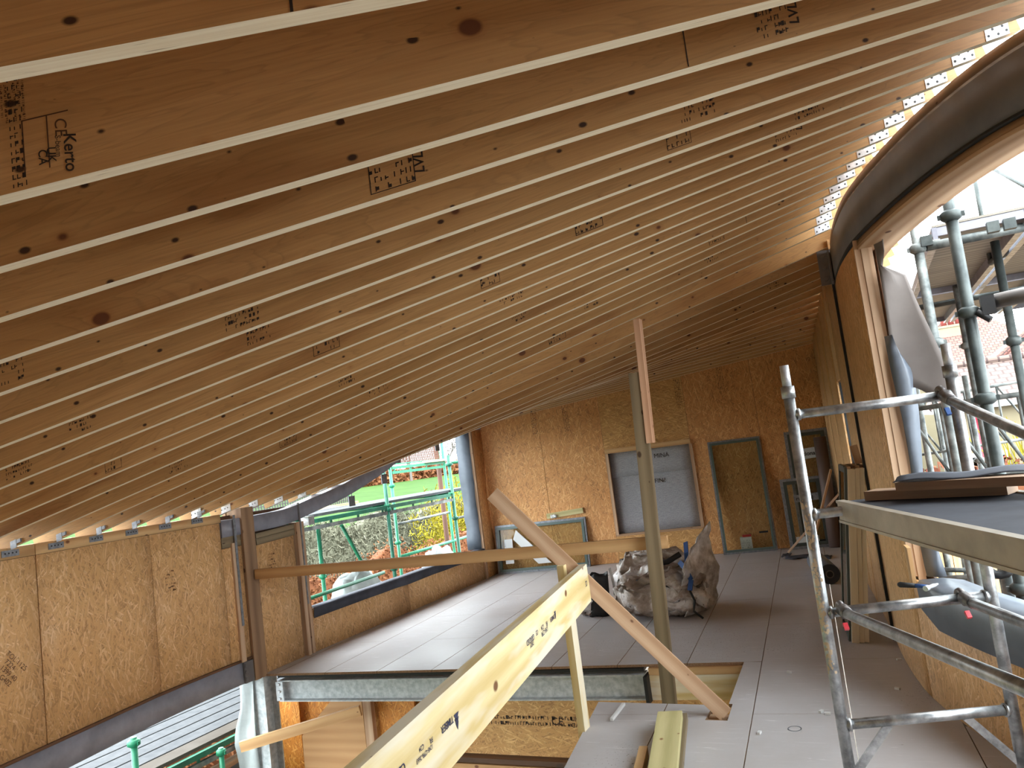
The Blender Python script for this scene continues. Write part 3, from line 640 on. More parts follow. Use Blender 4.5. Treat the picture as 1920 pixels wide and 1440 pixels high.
b = MB(); ys = np.linspace(-1.6, 6.04, 26); b.sheet([[WL(y, -.012, .0) for y in ys], [WL(y, FB - .004, 0) for y in ys]], .16); b.build('beam', 'steel', cf)
b = MB(); b.bar(WL(5.98, -.01, -.018), WL(5.98, FB - .005, -.018), .12, .02, up=(1, 0, 0))
for z in (.03, .1, .165): b.disc(WL(5.93, z, -.025), (1, 0, 0), .016, .018, 6)
b.build('bolted_end_plate', 'steel_r', cf)
# curved roof beam, left
lb = empty('curved_roof_beam', WL(8, 1.6), 'curved dark steel roof beam above the left window opening', 'beam')
zb = smooth_interp([5.9, 6.3, 6.9, 7.11, 7.87, 8.34, 8.8, 9.15, 10.2, 11.4, 12], [1.452, 1.453, 1.485, 1.525, 1.67, 1.795, 1.935, 2.06, 2.3, 2.43, 2.47])
ys = np.linspace(5.80, 11.9, 34); b = MB(); b.sheet([[WL(y, zb(y), -.004) for y in ys], [WL(y, zb(y) + .17, -.004) for y in ys]], .14); b.build('beam', 'steel', lb)
b = MB(); b.bar(WL(6.955, zb(6.9) - .01, -.01), WL(6.955, zb(6.9) + .2, -.01), .012, .02, up=(1, 0, 0)); b.build('splice_plate', 'steel_r', lb)
b = MB(); b.box(WL(7.16, 1.46, .05), (.12, .1, .1)); b.build('bracket', 'zinc', lb)
# curved roof beam, right
rb = empty('curved_roof_beam', WR(5, 3.1), 'big curved dark steel beam over the right hand opening', 'beam')
def rz(y): return ZR(y) - .085
ys = np.linspace(2.2, 7.06, 72)
b = MB(); b.sheet([[WR(y, rz(y) - .27, -.0) for y in ys], [WR(y, rz(y), 0) for y in ys]], -.02); b.bar(WR(7.0, rz(7) - .27, -.02), WR(7.0, rz(7), -.02), .12, .012, up=RNn); b.build('beam_web', 'steel_r', rb)
b = MB(); b.sheet([[WR(y, rz(y) - .279, -.003) for y in ys], [WR(y, rz(y) - .279, .22) for y in ys]], .012); b.build('bottom_flange', 'black', rb)
b = MB(); b.sheet([[WR(y, rz(y) - .34, .012) for y in ys], [WR(y, rz(y) - .288, .012) for y in ys]], -.04); b.build('bottom_packer', 'post', rb)
b = MB(); b.sheet([[WR(y, rz(y) - .345, .008) for y in ys], [WR(y, rz(y) - .345, .26) for y in ys]], .02); b.build('soffit_board', 'raw', rb)
b = MB(); b.sheet([[WR(y, rz(y) + .02, .012) for y in ys], [WR(y, rz(y) + .075, .012) for y in ys]], -.12); b.build('top_plate', 'post', rb)
b = MB(); q = WR(7.05, rz(7.1) - .27, -.05); b.bar(q, q + UP * .3, .01, .11, up=-RNn)
for z in (.05, .15, .25): b.disc(q + UP * z + Vector((-.01, -.006, 0)), (0, -1, 0), .018, .02, 6)
b.build('bolted_end_plate', 'steel_r', rb)

# ================================================================== joist hangers and stamps
def jface(k):
    p0, p1, d = jends(k); nrm = Vector((d.y, -d.x, 0)).normalized()      # towards the camera side
    return p0 + nrm * (JW / 2 + .0006), p1 + nrm * (JW / 2 + .0006), d, nrm
for k in range(-3, 6):                                                     # left brackets on the top plate
    L = jl(k); t = Vector((XL(L.y + .05) - XL(L.y - .05), .1, 0)).normalized(); inn = Vector((t.y, -t.x, 0))
    b = MB(); c = L + inn * .006
    b.bar(c - UP * .008, c - UP * .055, .14, .004, up=inn)
    for du in (-.045, -.015, .015, .045): b.disc(c + t * du - UP * .03 + inn * .004, inn, .006, .002, 6, 1)
    a0, a1, d, nn = jface(k); q = L + nn * (JW / 2 + .002) + inn * .03
    b.box(q + UP * .02 + d * .03, (.05, .003, .06), d); b.box(q + UP * .03 + d * .08, (.03, .02, .025), d)
    b.build('joist_hanger', ['zdark', 'black'], joists[k])
for k in range(5, 12):                                                     # left brackets on the curved beam
    L = jl(k); a0, a1, d, nn = jface(k); q = L + nn * (JW / 2 + .002)
    b = MB(); b.box(q + UP * .035 + d * .02, (.11, .003, .07), d)
    for du in (-.03, .01, .04): b.disc(q + d * du + UP * .04 + nn * .002, nn, .006, .002, 6, 1)
    b.box(q + UP * .004 - nn * .02, (.12, .06, .004), d); b.build('joist_hanger', ['zinc', 'black'], joists[k])
for k in range(-10, 6):                                                    # right hangers
    a0, a1, d, nn = jface(k); b = MB(); e = jr(k) + nn * (JW / 2 + .0008)
    b.box(e - d * .06 + UP * .042, (.12, .003, .084), d)
    for du, dz in ((-.105, .07), (-.08, .045), (-.105, .02), (-.05, .07), (-.03, .045), (-.055, .015), (-.01, .07), (-.012, .02)): b.disc(e + d * du + UP * dz + nn * .0016, nn, .0065, .001, 7, 1)
    b.build('joist_hanger', ['zinc', 'black'], joists[k])
def hit(px, py, force=None):
    best = None; r = ray(px, py)
    for k in KS:
        if force is not None and k != force: continue
        a0, a1, d, nn = jface(k); den = r.dot(nn)
        if abs(den) < 1e-6: continue
        t = (a0 - CAM).dot(nn) / den
        if t * F < .3: continue
        P = CAM + r * t; u = (P - a0).dot(d) / (a1 - a0).dot(d); z = P.z - (a0.z + (a1.z - a0.z) * u)
        if -.01 < z < JH and 0 < u < 1 and (best is None or t < best[0]): best = (t, k, P, z)
    return best
STAMPS = [(735, 335), (1450, 55), (1310, 212), (1272, 262), (455, 605), (485, 637), (612, 655), (150, 800), (36, 880), (212, 870), (335, 870), (20, 703), (540, 828), (650, 716), (710, 737), (920, 537), (960, 568), (975, 600), (1105, 432), (1475, 265), (1520, 220), (1345, 460), (1340, 490), (1110, 578), (1045, 637), (1450, 540), (370, 962)]
for i, (px, py) in enumerate(STAMPS):
    h = hit(px, py)
    if not h: continue
    t, k, P, z = h; a0, a1, d, nn = jface(k)
    base = P - UP * z; hh = .17 if i % 3 else .21; w_ = .11 if i % 2 else .15
    o = base - d * w_ / 2 + UP * .015
    dashes(o, d, UP, w_, hh, 7, RN, 'ink', joists[k], 'ink_stamp', fill=.75, box=(i % 3 == 0))
    if i in (0, 1, 19): text('LVL', .045, o + d * (w_ + .035) + UP * .02, UP, -d, 'ink', joists[k], 'ink_stamp', bold=.02)
def stamp(body, px, py, size, mat='inkf', bold=.0, k=-12):
    h = hit(px, py, k)
    if h: a0, a1, d, nn = jface(k); text(body, size, h[2], -UP, d, mat, joists[k], 'ink_stamp', bold=bold)
stamp('Kerto', 119, 250, .037, 'ink', .012); stamp('S-beam', 103, 254, .017, 'ink'); stamp('CE', 102, 222, .036); stamp('UK', 88, 276, .026, 'ink', .01); stamp('CA', 72, 281, .026, 'ink', .01)
h = hit(60, 262, -12)
if h:
    a0, a1, d, nn = jface(-12); P = h[2]; bz = P.z - h[3]
    dashes(Vector((P.x, P.y, bz)) - d * .045 + UP * .0, d, UP, .028, .30, 16, RN, 'ink', joists[-12], 'ink_stamp', box=False, fill=.95)
    dashes(Vector((P.x, P.y, bz + .155)) - d * .008, UP, -d, .09, .055, 6, RN, 'inkf', joists[-12], 'ink_stamp', box=False)
    q = Vector((P.x, P.y, bz + .150)) - d * .02; b = MB()
    for x0, x1, z0, z1 in ((0, .10, 0, .003), (.052, .055, -.12, 0), (0, .003, -.12, 0), (0, .1, .105, .108)): b.face([q + d * x0 + UP * z0 + nn * .0006, q + d * x1 + UP * z0 + nn * .0006, q + d * x1 + UP * z1 + nn * .0006, q + d * x0 + UP * z1 + nn * .0006])
    w = b.build('ink_stamp', 'inkf', joists[-12], weld=False); w['kind'] = 'stuff'
# joint lines drawn / scarfed across a few joists
for px, py, wdt in ((1285, 95, .004), (1450 - 50, 420, .003), (545, 30, .006)):
    h = hit(px, py)
    if h:
        t, k, P, z = h; a0, a1, d, nn = jface(k); q = P - UP * z; b = MB(); b.face([q + nn * .0006, q + d * wdt + nn * .0006, q + d * wdt + UP * JH + nn * .0006, q + UP * JH + nn * .0006]); b.build('scarf_joint', 'ink', joists[k], weld=False)
# ================================================================== timber posts, rails, braces
b = MB(); b.bar((-6.10, 6.14, -.02), (-6.10, 6.14, 1.72), .20, .17, up=(0, 1, 0)); b.bar((-6.225, 6.12, -.02), (-6.225, 6.12, 1.72), .045, .16, up=(0, 1, 0))
tag(b.build('timber_post', 'post'), 'stout brown timber post standing at the left end of the galvanised beam', 'post')
tp = empty('timber_prop', (-1.775, 6.1, -.25), 'tall greenish treated timber prop standing up from the floor slot', 'prop')
b = MB(); b.bar((-1.79, 6.10, -.6), (-1.665, 6.10, 2.43), .105, .07, up=(0, 1, 0)); b.build('prop', 'treated', tp)
b = MB(); b.bar((-1.624, 6.1, 1.85), (-1.588, 6.1, 2.86), .05, .09, up=(0, 1, 0)); tag(b.build('prop_extension', 'pink'), 'short pinkish timber stud nailed beside the top of the tall prop up to the ceiling', 'stud')
b = MB(); b.bar((-5.98, 6.17, 1.022), (-1.62, 6.165, 1.05), .045, .10); tag(b.build('guard_rail', 'pine'), 'level timber guard rail running from the left post to the tall prop', 'rail')
hr = empty('guard_rail', (-1.9, 4.9, .85), 'thick yellow timber guard rail with black printing, sloping towards the camera', 'rail')
r0, r1 = Vector((-1.925, 5.01, 1.09)), Vector((-1.17, .3, 1.09)); rd = (r1 - r0).normalized(); rn = Vector((-rd.y, rd.x, 0))
if rn.x < 0: rn = -rn
b = MB(); b.bar(r0 - UP * .25, r1 - UP * .25, .05, .25, anchor=0); b.build('rail', 'yellow', hr)
def onrail(px, py): return onp(px, py, r0 + rn * .026, rn)
def rtext(body, px, py, size, mat='navy', **kw):
    p = onrail(px, py); text(body, size, p, -rd * -1, -UP, mat, hr, 'print', **kw)
# lettering reads upside down: its baseline is towards the rail's top
rtx = rd; dn = -UP
for body, pa, pb_ in (('TIMBER', (849, 1341), (822, 1369)), ('FR', (811, 1380), (804, 1386)), ('C24', (794, 1394), (784, 1402)), ('1245-CPR-2663', (811, 1394), (769, 1429)), ('CE', (759, 1428), (745, 1441)), ('TIMBER', (1039.5, 1151), (1029, 1160.5)), ('FR', (1026, 1164), (1022.5, 1167)), ('C24', (1019, 1170), (1013.5, 1175)), ('1245-CPR', (1027, 1173), (1011, 1188)), ('CE', (1008, 1180), (1004, 1184)), ('GRADED', (1001, 1188), (987, 1203)), ('DRY', (1000, 1199), (993, 1206)), ('CE', (1100, 1088), (1097, 1093))):
    p, q_ = onrail(*pa), onrail(*pb_); L_ = (q_ - p).length; text(body, L_ / (len(body) * .66), p, rd, dn, 'navy', hr, 'print', bold=.012)
for px, py, s in ((855, 1337, .05), (1040, 1146, .04)):   # little tree mark
    p = onrail(px, py); b = MB(); X, Y = rd, dn
    for a, r in ((0, .5), (.32, .4), (.6, .28)):
        b.face([p - X * s * r + Y * s * a + rn * .001, p + X * s * r + Y * s * a + rn * .001, p + Y * s * (a + .55) + rn * .001])
    b.build('print', 'navy', hr, weld=False)
b = MB(); b.bar((-2.065, 4.985, -.35), (-2.065, 4.985, 1.10), .10, .05, up=(1, 0, 0), mats=[0, 0, 0, 0, 0, 0]); tag(b.build('guard_rail_post', 'yellow'), 'short yellow timber post fixed to the edge of the near floor deck', 'post')
b = MB(); q0, q1 = Vector((-1.18, 5.325, .0)), Vector((-2.47, 4.855, 1.64)); nn_ = Vector((-(q1 - q0).y, (q1 - q0).x, 0)).normalized()
b.bar(q0, q1, .10, .047, up=nn_); tag(b.build('diagonal_brace', 'raw'), 'pale diagonal timber brace rising from the floor hole past the yellow rail', 'brace')
# timber offcuts on the near deck
ofa, ofb = onz(1260, 1342, .05), onz(1238, 1500, .05)
of = MB(); of.bar(onz(1258, 1348, .07), onz(1236, 1520, .07), .155, .05, anchor=0); tag(of.build('timber_offcut', 'green_tim'), 'upper pale green timber offcut lying on the near deck', 'timber')
of = MB(); of.bar(onz(1266, 1352, .012), onz(1243, 1520, .012), .17, .05, anchor=0); tag(of.build('timber_offcut', 'treated'), 'lower timber offcut underneath the pale green one on the deck', 'timber')
of = MB(); of.bar(onz(1209, 1418, .002), onz(1186, 1520, .002), .05, .06, anchor=0); tag(of.build('timber_offcut', 'pine'), 'small brown offcut against the left side of the timber stack', 'timber')
of = MB(); of.bar(onz(1147, 1352, .004), onz(1170, 1322, .004), .022, .018, anchor=0); tag(of.build('wood_sliver', 'white'), 'pale splinter of wood lying near the left edge of the deck', 'splinter')
rd_ = random.Random(9)
for i, (px, py) in enumerate(((1424, 1376), (1540, 1336), (1686, 1238), (1683, 1293), (1552, 1340), (1745, 1290), (1480, 1262))):
    p = onz(px, py, 0); b = MB(); a = rd_.uniform(0, 3); b.box(p + UP * .008, (.035, .018, .014), (math.cos(a), math.sin(a), 0))
    tag(b.build('plaster_crumb', 'white'), 'tiny pale crumb on the deck ' + ('left of the tower, below the dirt ring', 'left of the tower upright at mid height', 'nearest the curved wall foot at the back', 'below the curved wall crumb, inside the tower', 'just inside the left tower upright', 'beside the foot of the curved wall', 'in front of the floor hole, towards the tower')[i], 'debris', 'crumbs on the deck')
p = onz(1490, 1366, .0008); b = MB()
for i in range(20):
    a, c = i * math.pi / 10, (i + 1) * math.pi / 10; q = lambda t, r: p + Vector((math.cos(t) * r, math.sin(t) * r * 1.1, 0)); b.face([q(a, .035), q(a, .043), q(c, .043), q(c, .035)])
b.build('dirt_ring', 'zdark', fl, weld=False)
# ================================================================== glazed frames against the back wall
def frame(name, P, w, h, lean, ft, label, mat='frame', yaw=0, edge='zdark', depth=.07, mull=None):
    # P = bottom-left corner on floor, leaning back towards BN
    X = (Matrix.Rotation(yaw, 3, 'Z') @ BD).normalized(); N = Vector((-X.y, X.x, 0)); U = (UP * math.cos(lean) + N * math.sin(lean)).normalized(); T = X.cross(U) * -1   # T points into the wall
    T = U.cross(X) * -1; T = T if T.dot(N) > 0 else -T
    root = empty(name, P, label, 'window frame'); P = Vector(P)
    def bx(nm, x0, x1, y0, y1, t0, t1, m):
        b = MB(); c = [P + X * x + U * y + T * t for x, y, t in ((x0, y0, t0), (x1, y0, t0), (x1, y0, t1), (x0, y0, t1), (x0, y1, t0), (x1, y1, t0), (x1, y1, t1), (x0, y1, t1))]
        b.hexa(c); return b.build(nm, m, root)
    f2 = ft * .45
    bx('frame_stile', 0, f2, 0, h, 0, depth, edge); bx('frame_stile', w - f2, w, 0, h, 0, depth, edge); bx('frame_rail', f2, w - f2, 0, f2, 0, depth, edge); bx('frame_rail', f2, w - f2, h - f2, h, 0, depth, edge)
    for a in ((f2, ft, f2, h - f2), (w - ft, w - f2, f2, h - f2), (ft, w - ft, f2, ft), (ft, w - ft, h - ft, h - f2)): bx('sash', *a, -.012, depth - .01, mat)
    bx('glass_pane', ft, w - ft, ft, h - ft, .018, .026, 'glass'); return root, X, U, T
fa = onp(933, 1071, BA - BN * .16, BN); fa.z = .002
wf, X, U, T = frame('glazed_frame', backp(.20, .002, -.16), 1.56, .80, .14, .075, 'low wide grey-green glazed frame leaning on the back wall at the left', yaw=0)
o = Vector(wf.location)
b = MB(); b.bar(o + X * .22 + U * .16 - T * .004, o + X * .22 + U * .56 - T * .004, .14, .004, up=T); b.build('label', 'white', wf)
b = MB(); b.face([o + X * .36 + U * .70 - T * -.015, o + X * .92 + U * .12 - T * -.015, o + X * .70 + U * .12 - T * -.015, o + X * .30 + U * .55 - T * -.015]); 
b.build('painted_reflection', 'white', wf, weld=False)  # white patch imitates a bright reflection on the glass
dashes(o + X * .17 + U * .2 - T * .0065, U, -X, .3, .07, 2, RN, 'blue', wf, 'label_print', box=True, fill=.5)
b = MB(); c0 = o + X * .92 + U * .83 + T * .03
b.bar(c0 - X * .0 + UP * .0, c0 + X * .62 + UP * .035, .05, .085, anchor=0); tag(b.build('timber_offcut', 'green_tim'), 'pale green board lying along the top of the low wide frame', 'timber')
b = MB(); rr = random.Random(4)
for i in range(9): b.tube([c0 + X * (.12 + rr.uniform(-.06, .06)) + UP * rr.uniform(0, .06) - T * .05, c0 + X * (.12 + rr.uniform(-.06, .06)) + UP * rr.uniform(0, .06) - T * .06], .012, 5)
tag(b.build('crumpled_film', 'white'), 'scrap of crumpled clear film on top of the low wide frame', 'film')
wf2, X, U, T = frame('glazed_frame', backp(3.86, .004, -.2), .80, 1.75, .10, .06, 'tall grey-green glazed frame leaning on the back wall in the middle right', depth=.07)
o = Vector(wf2.location)
bxp = o + X * .36 + T * .10
pb = empty('paint_box', bxp, 'white carton with red top behind the bottom of the tall glazed frame', 'box')
b = MB(); b.box(bxp + UP * .12 + T * .0, (.17, .10, .24), X); b.build('carton', 'white', pb)
dashes(bxp - X * .07 + UP * .03 - T * .052, X, UP, .14, .17, 5, RN, 'zdark', pb, 'carton_print', box=False)
b = MB(); b.box(bxp + UP * .258 + X * .02, (.13, .08, .03), X); b.build('red_lid', 'red', pb)
b = MB(); b.bar(o + X * .57 + U * .29 - T * -.012, o + X * .70 + U * .29 - T * -.012, .004, .028, up=U); b.build('sticker', 'black', wf2)
wf3, X, U, T = frame('glazed_frame', backp(5.02, .004, -.13), .62, 1.75, .05, .09, 'tall dark glazed frame in the right corner with a white maker sticker', 'frame_d', depth=.06)
o = Vector(wf3.location)
b = MB(); b.bar(o + X * .12 + U * 1.38 - T * .0, o + X * .50 + U * 1.40 - T * .0, .003, .16, up=U); b.build('sticker', 'white', wf3)
text('rational', .085, o + X * .16 + U * 1.36 - T * .003, X, U, 'black', wf3, 'sticker_print', bold=.02)
wf4, X, U, T = frame('glazed_frame', backp(4.84, .004, -.30), .60, 1.05, .09, .09, 'shorter dark glazed frame in front of the corner frame', 'frame_d', depth=.06)
o = Vector(wf4.location)
b = MB(); b.bar(o + X * .16 + U * .74 - T * .0, o + X * .54 + U * .755 - T * .0, .003, .11, up=U); b.build('sticker', 'zdark', wf4)
text('rational', .08, o + X * .19 + U * .715 - T * .003, X, U, 'black', wf4, 'sticker_print', bold=.02)
b = MB(); b.bar(o + X * .1 + U * .12 - T * .002, o + X * .42 + U * .12 - T * .002, .003, .12, up=U); b.build('sticker', 'white', wf4)
# rolls, sticks, scraps
b = MB(); b.tube([(-.76, 12.30, .0), (-.74, 12.42, 1.62)], .09, 16); tag(b.build('membrane_roll', 'rollb'), 'brown roll standing upright in the back right corner', 'roll')
rl = empty('membrane_roll', (-.62, 9.7, 0), 'dark roll of membrane lying on the floor with its end to the camera', 'roll')
a_, b_ = Vector((-.70, 9.55, .115)), Vector((-.90, 10.5, .115)); b = MB(); b.tube([a_, b_], .115, 20); b.build('roll', 'memb', rl)
dd = (b_ - a_).normalized()
b = MB(); b.disc(a_ - dd * .004, -dd, .112, .004, 20); b.build('roll_end', 'rolld', rl)
b = MB(); b.disc(a_ - dd * .008, -dd, .045, .006, 16); b.build('core', 'memb_b', rl); b = MB(); b.disc(a_ - dd * .0145, -dd, .034, .004, 16); b.build('core_hole', 'black', rl)
for p0, p1, lb_ in ((onz(1478, 1036, .01), ony(1573, 926, 11.75), 'thin pale lath leaning low across the back right corner'), (onz(1519, 1043, .01), ony(1558, 880, 11.95), 'thin brown lath leaning steeply in the back right corner')):
    b = MB(); b.bar(p0, p1, .022, .03); tag(b.build('lath', 'raw'), lb_, 'lath')
for i, (px, py, w_) in enumerate(((1498, 1045, .35), (1545, 1046, .2), (1475, 1042, .12))):
    p = onz(px, py, .004); g = [[p + Vector((u * w_, v * .28 + .04 * math.sin(u * 9 + i), .006 + .01 * abs(math.sin(u * 7 + v * 5 + i)))) for u in np.linspace(-.5, .5, 7)] for v in np.linspace(-.5, .5, 4)]
    b = MB(); b.sheet(g, .003); tag(b.build('membrane_scrap', 'memb_d'), ('wide dark scrap of membrane on the floor', 'small dark scrap of membrane beside the roll', 'narrow dark membrane scrap at the left of the others')[i], 'scrap')
# frame bundle standing on edge at the right wall
sb = empty('packed_window_unit', (-.42, 7.1, 0), 'cream and dark window unit standing on edge against the right wall', 'window unit')
b0, b1 = onz(1580, 1204), onz(1620, 1206); ax = (b1 - b0).normalized(); by = Vector((-ax.y, ax.x, 0)); hgt = 1.42
ax = Vector((.975, .22, 0)).normalized(); by = Vector((-.13, .99, 0)).normalized(); cc = (b0 + b1) / 2 + ax * .055; w_ = (b1 - b0).length * .78; ln = ax * .19
def pk(p, z): return p + UP * z + ln * (z / hgt)
for x0, x1 in ((-.5, -.06), (-.04, .22), (.24, .5)):
    b = MB(); c0 = cc + ax * w_ * (x0 + x1) / 2; b.bar(pk(c0, .003), pk(c0, hgt), w_ * (x1 - x0), .06, up=by); b.build('edge_profile', 'cream', sb)
lf = cc - ax * (w_ * .5 + .012)
for u in (.03, .47): b = MB(); c0 = lf + by * u; b.bar(pk(c0, .01), pk(c0, hgt + .02), .02, .06, up=by); b.build('side_stile', 'frame_d', sb)
for z in (.05, hgt): b = MB(); b.bar(pk(lf + by * .06, z), pk(lf + by * .44, z), .02, .06); b.build('side_rail', 'frame_d', sb)
b = MB(); b.bar(pk(lf + by * .25, .08), pk(lf + by * .25, hgt - .03), .008, .37, up=by); b.build('side_pane', 'glass', sb)
b = MB(); b.bar(pk(cc + by * .48, .01), pk(cc + by * .48, hgt), w_, .03, up=by); b.build('far_profile', 'cream', sb)
for i in range(4): b = MB(); q = pk(cc + ax * w_ * (-.4 + i * .26) + by * .2, hgt + .012); b.bar(q - by * .2, q + by * .25, .03, .018); b.build('top_batten', 'dark_tim' if i % 2 else 'raw', sb)
cc = pk(cc, hgt) - UP * hgt
b = MB(); q = cc + ax * .05 + by * .15 + UP * (hgt + .03); b.bar(q, q + UP * .16 + ax * -.02, .06, .03, up=by); b.build('timber_wedge', 'raw', sb)
# ================================================================== rubble bag
def lump(c, rad, seed, n=64, m=40, flat=.0, amp=.10):
    rr = random.Random(seed); ph = [(rr.uniform(2, 7), rr.uniform(0, 6), rr.uniform(2, 7), rr.uniform(0, 6), rr.uniform(.3, 1)) for _ in range(9)]
    g = []
    for i in range(m + 1):
        th = math.pi * (i / m); row = []
        for j in range(n + 1):
            f = 2 * math.pi * j / n; d = Vector((math.sin(th) * math.cos(f), math.sin(th) * math.sin(f), math.cos(th)))
            k = 1 + amp * sum(a * (1 - 2 * abs(math.sin((d.x * p + d.z * q) * .8 + s_ + d.y * r))) for p, s_, q, r, a in ph) / 4
            p = Vector((math.copysign(abs(d.x) ** .8, d.x) * rad[0], math.copysign(abs(d.y) ** .8, d.y) * rad[1], math.copysign(abs(d.z) ** .85, d.z) * rad[2])) * k
            nv = mnoise.turbulence_vector(d * 3.1 + Vector((seed, 0, 0)), 4, False, noise_basis='BLENDER', amplitude_scale=.55, frequency_scale=2.1); p += nv * amp * .55
            p.z = max(p.z, -rad[2] + .002 + flat); row.append(c + p)
        g.append(row)
    return g
bgp = onz(1245, 1160, 0); B0 = Vector((-2.35, 8.35, 0))
bag = empty('rubble_bag', B0, 'crumpled silver and brown rubble bag slumped on the far deck', 'bag')
def closed(g, b):
    for i in range(len(g) - 1):
        for j in range(len(g[0]) - 1): b.face([g[i][j], g[i + 1][j], g[i + 1][j + 1], g[i][j + 1]], 0, None, True)
    return b
b = MB(); closed(lump(B0 + Vector((.0, -.02, .24)), (.52, .36, .25), 2), b); b.build('bag_body', 'bag', bag)
b = MB(); closed(lump(B0 + Vector((-.12, .36, .34)), (.48, .24, .34), 5, amp=.08), b); b.build('bag_back', 'bag', bag)
# upright flap on the right
g = []; rr = random.Random(8)
for i, v in enumerate(np.linspace(0, 1, 12)):
    row = []
    for j, u in enumerate(np.linspace(0, 1, 9)):
        x = .30 + .26 * u + .05 * v; y = -.30 + .55 * u - .05 * v; z = .03 + (.50 + .42 * u - .10 * max(0, u - .8)) * v
        row.append(B0 + Vector((x + .03 * math.sin(9 * v + 4 * u) + rr.uniform(-.016, .016), y + .05 * math.sin(7 * u + 5 * v) + rr.uniform(-.02, .02), z + rr.uniform(-.012, .012))))
    g.append(row)
b = MB(); b.sheet(g, .006); b.build('bag_flap', 'bag_s', bag)
for pts in ([(.30, .2, .72), (.32, .08, .62), (.33, .0, .52), (.36, -.1, .46)], [(.28, -.12, .56), (.36, -.22, .50), (.42, -.3, .40), (.40, -.34, .30)]):
    b = MB(); P = [B0 + Vector(p) for p in pts]
    for p, q in zip(P, P[1:]): b.bar(p, q, .05, .012, up=Vector((-.2, -1, .3)))
    b.build('blue_strap', 'blue', bag)
b = MB(); b.tube([B0 + Vector(p) for p in ((-.1, .05, .5), (.0, -.02, .54), (.12, .0, .55), (.26, .05, .62))], .03, 8); b.build('black_lining', 'black', bag)
b = MB(); b.tube([B0 + Vector(p) for p in ((.40, -.34, .30), (.44, -.36, .2), (.42, -.38, .1), (.50, -.36, .02))], .012, 6); b.build('seam', 'black', bag)
# dark bucket-like sleeve at the left end
sv = empty('black_rubber_sleeve', B0 + Vector((-.74, .1, .0)), 'black folded rubber sleeve lying against the left end of the rubble bag', 'sleeve')
g = []
for z in np.linspace(0, .46, 9):
    g.append([B0 + Vector((-.74 + (.13 - .05 * z) * math.cos(a) + .1 * z, .02 + .10 * math.sin(a), z + .02 * math.sin(3 * a))) for a in np.linspace(0, 2 * math.pi, 15)])
b = MB(); b.sheet(g, .008); b.build('sleeve', 'black', sv)
b = MB(); closed(lump(B0 + Vector((-.86, .12, .13)), (.16, .2, .13), 12, 30, 20), b); b.build('bag_end', 'bag', bag)
b = MB(); g = [[B0 + Vector((-.60 + .03 * math.sin(6 * z), .10 + .08 * u, z)) for u in np.linspace(0, 1, 4)] for z in np.linspace(.2, .5, 6)]; b.sheet(g, .004); b.build('white_tag', 'white', bag)
# ================================================================== aluminium tower
T1, T2 = Vector((-.33, 3.81, 0)), Vector((.36, 4.05, 0)); te = (T2 - T1).normalized(); tl = Vector((te.y, -te.x, 0)); TW = (T2 - T1).length
tw = empty('scaffold_tower', (T1 + T2) / 2, 'aluminium scaffold tower frame standing on the deck at the right', 'scaffold')
RU = .0254
for P, nm in ((T1, 'upright'), (T2, 'upright')):
    b = MB(); b.tube([P + UP * .1, P + UP * 2.0], RU, 16); u = b.build(nm, 'alloy', tw)
    b = MB(); b.tube([P + UP * 1.975, P + UP * 2.03], RU * 1.22, 16); b.build('collar', 'alloy', u)
    b = MB(); b.tube([P + UP * 2.02, P + UP * 2.13], RU * .82, 16); b.build('spigot', 'zinc', u)
    b = MB(); b.tube([P + UP * 0.0, P + UP * .12], RU * .75, 12); b.disc(P, UP, .06, .012, 14); b.build('foot', 'cast', u)
b = MB()
rs = random.Random(17)
for z0, z1, n_ in ((1.22, 1.50, 45), (.90, 1.22, 130), (.72, .86, 40)):
    for _ in range(n_):
        a = math.atan2(-.9, -.45) + rs.gauss(0, .45); z = rs.uniform(z0, z1); o = Vector((math.cos(a), math.sin(a), 0)); r = rs.uniform(.0025, .0075); t_ = Vector((-o.y, o.x, 0)); c = T1 + o * (RU + .0006) + UP * z
        b.face([c + t_ * r * math.cos(q) + UP * r * rs.uniform(.8, 1.8) * math.sin(q) - o * .0008 * abs(math.cos(q)) for q in np.linspace(0, 5.5, 7)])
w = b.build('plaster_splash', 'spatter', tw, weld=False); w['kind'] = 'stuff'
ZR_ = (1.895, 1.43, .985, .49)
for z in ZR_:
    b = MB(); b.tube([T1 + UP * z, T2 + UP * z], .0225, 14); r_ = b.build('rung', 'alloy', tw)
    for P, s in ((T1, 1), (T2, -1)): b = MB(); b.tube([P + te * s * .02 + UP * z, P + te * s * .036 + UP * z], .029, 14); b.build('weld_ring', 'alloy', r_)
for P, s in ((T1, 1), (T2, -1)):
    b = MB(); b.bar(P + te * s * .015 + UP * .27, P + te * s * .2 + UP * .475, .012, .035); b.build('gusset_brace', 'alloy', tw)
def claw(P, d, trig='red'):
    b = MB(); P = Vector(P); side = te
    ring = [P + (tl * math.cos(a) + UP * math.sin(a)) * .036 for a in np.linspace(-.6, 3.7, 12)]
    b.tube(ring, [.014] * 12, 8); b.tube([P + d * .03 + UP * .01, P + d * .10], [.03, .026], 10)
    c = b.build('brace_claw', 'cast', tw); b = MB(); b.bar(P - UP * .05 + d * .03, P - UP * .075 + d * .05, .02, .014); b.build('trigger', trig, c)
for e0, z, q in ((.672, 1.895, (.509, 3.444, 1.709)), (.075, .985, (.2436, 2.359, 1.111)), (.60, .985, (.4077, 3.545, .985))):
    P = T1 + te * e0 + UP * z; Q = Vector(q); d = (Q - P).normalized(); end = P + d * 2.6
    b = MB(); b.tube([P + d * .09, end], .0225, 12); b.build('diagonal_brace', 'alloy', tw); claw(P, d, 'blue' if z > 1.5 else 'red')
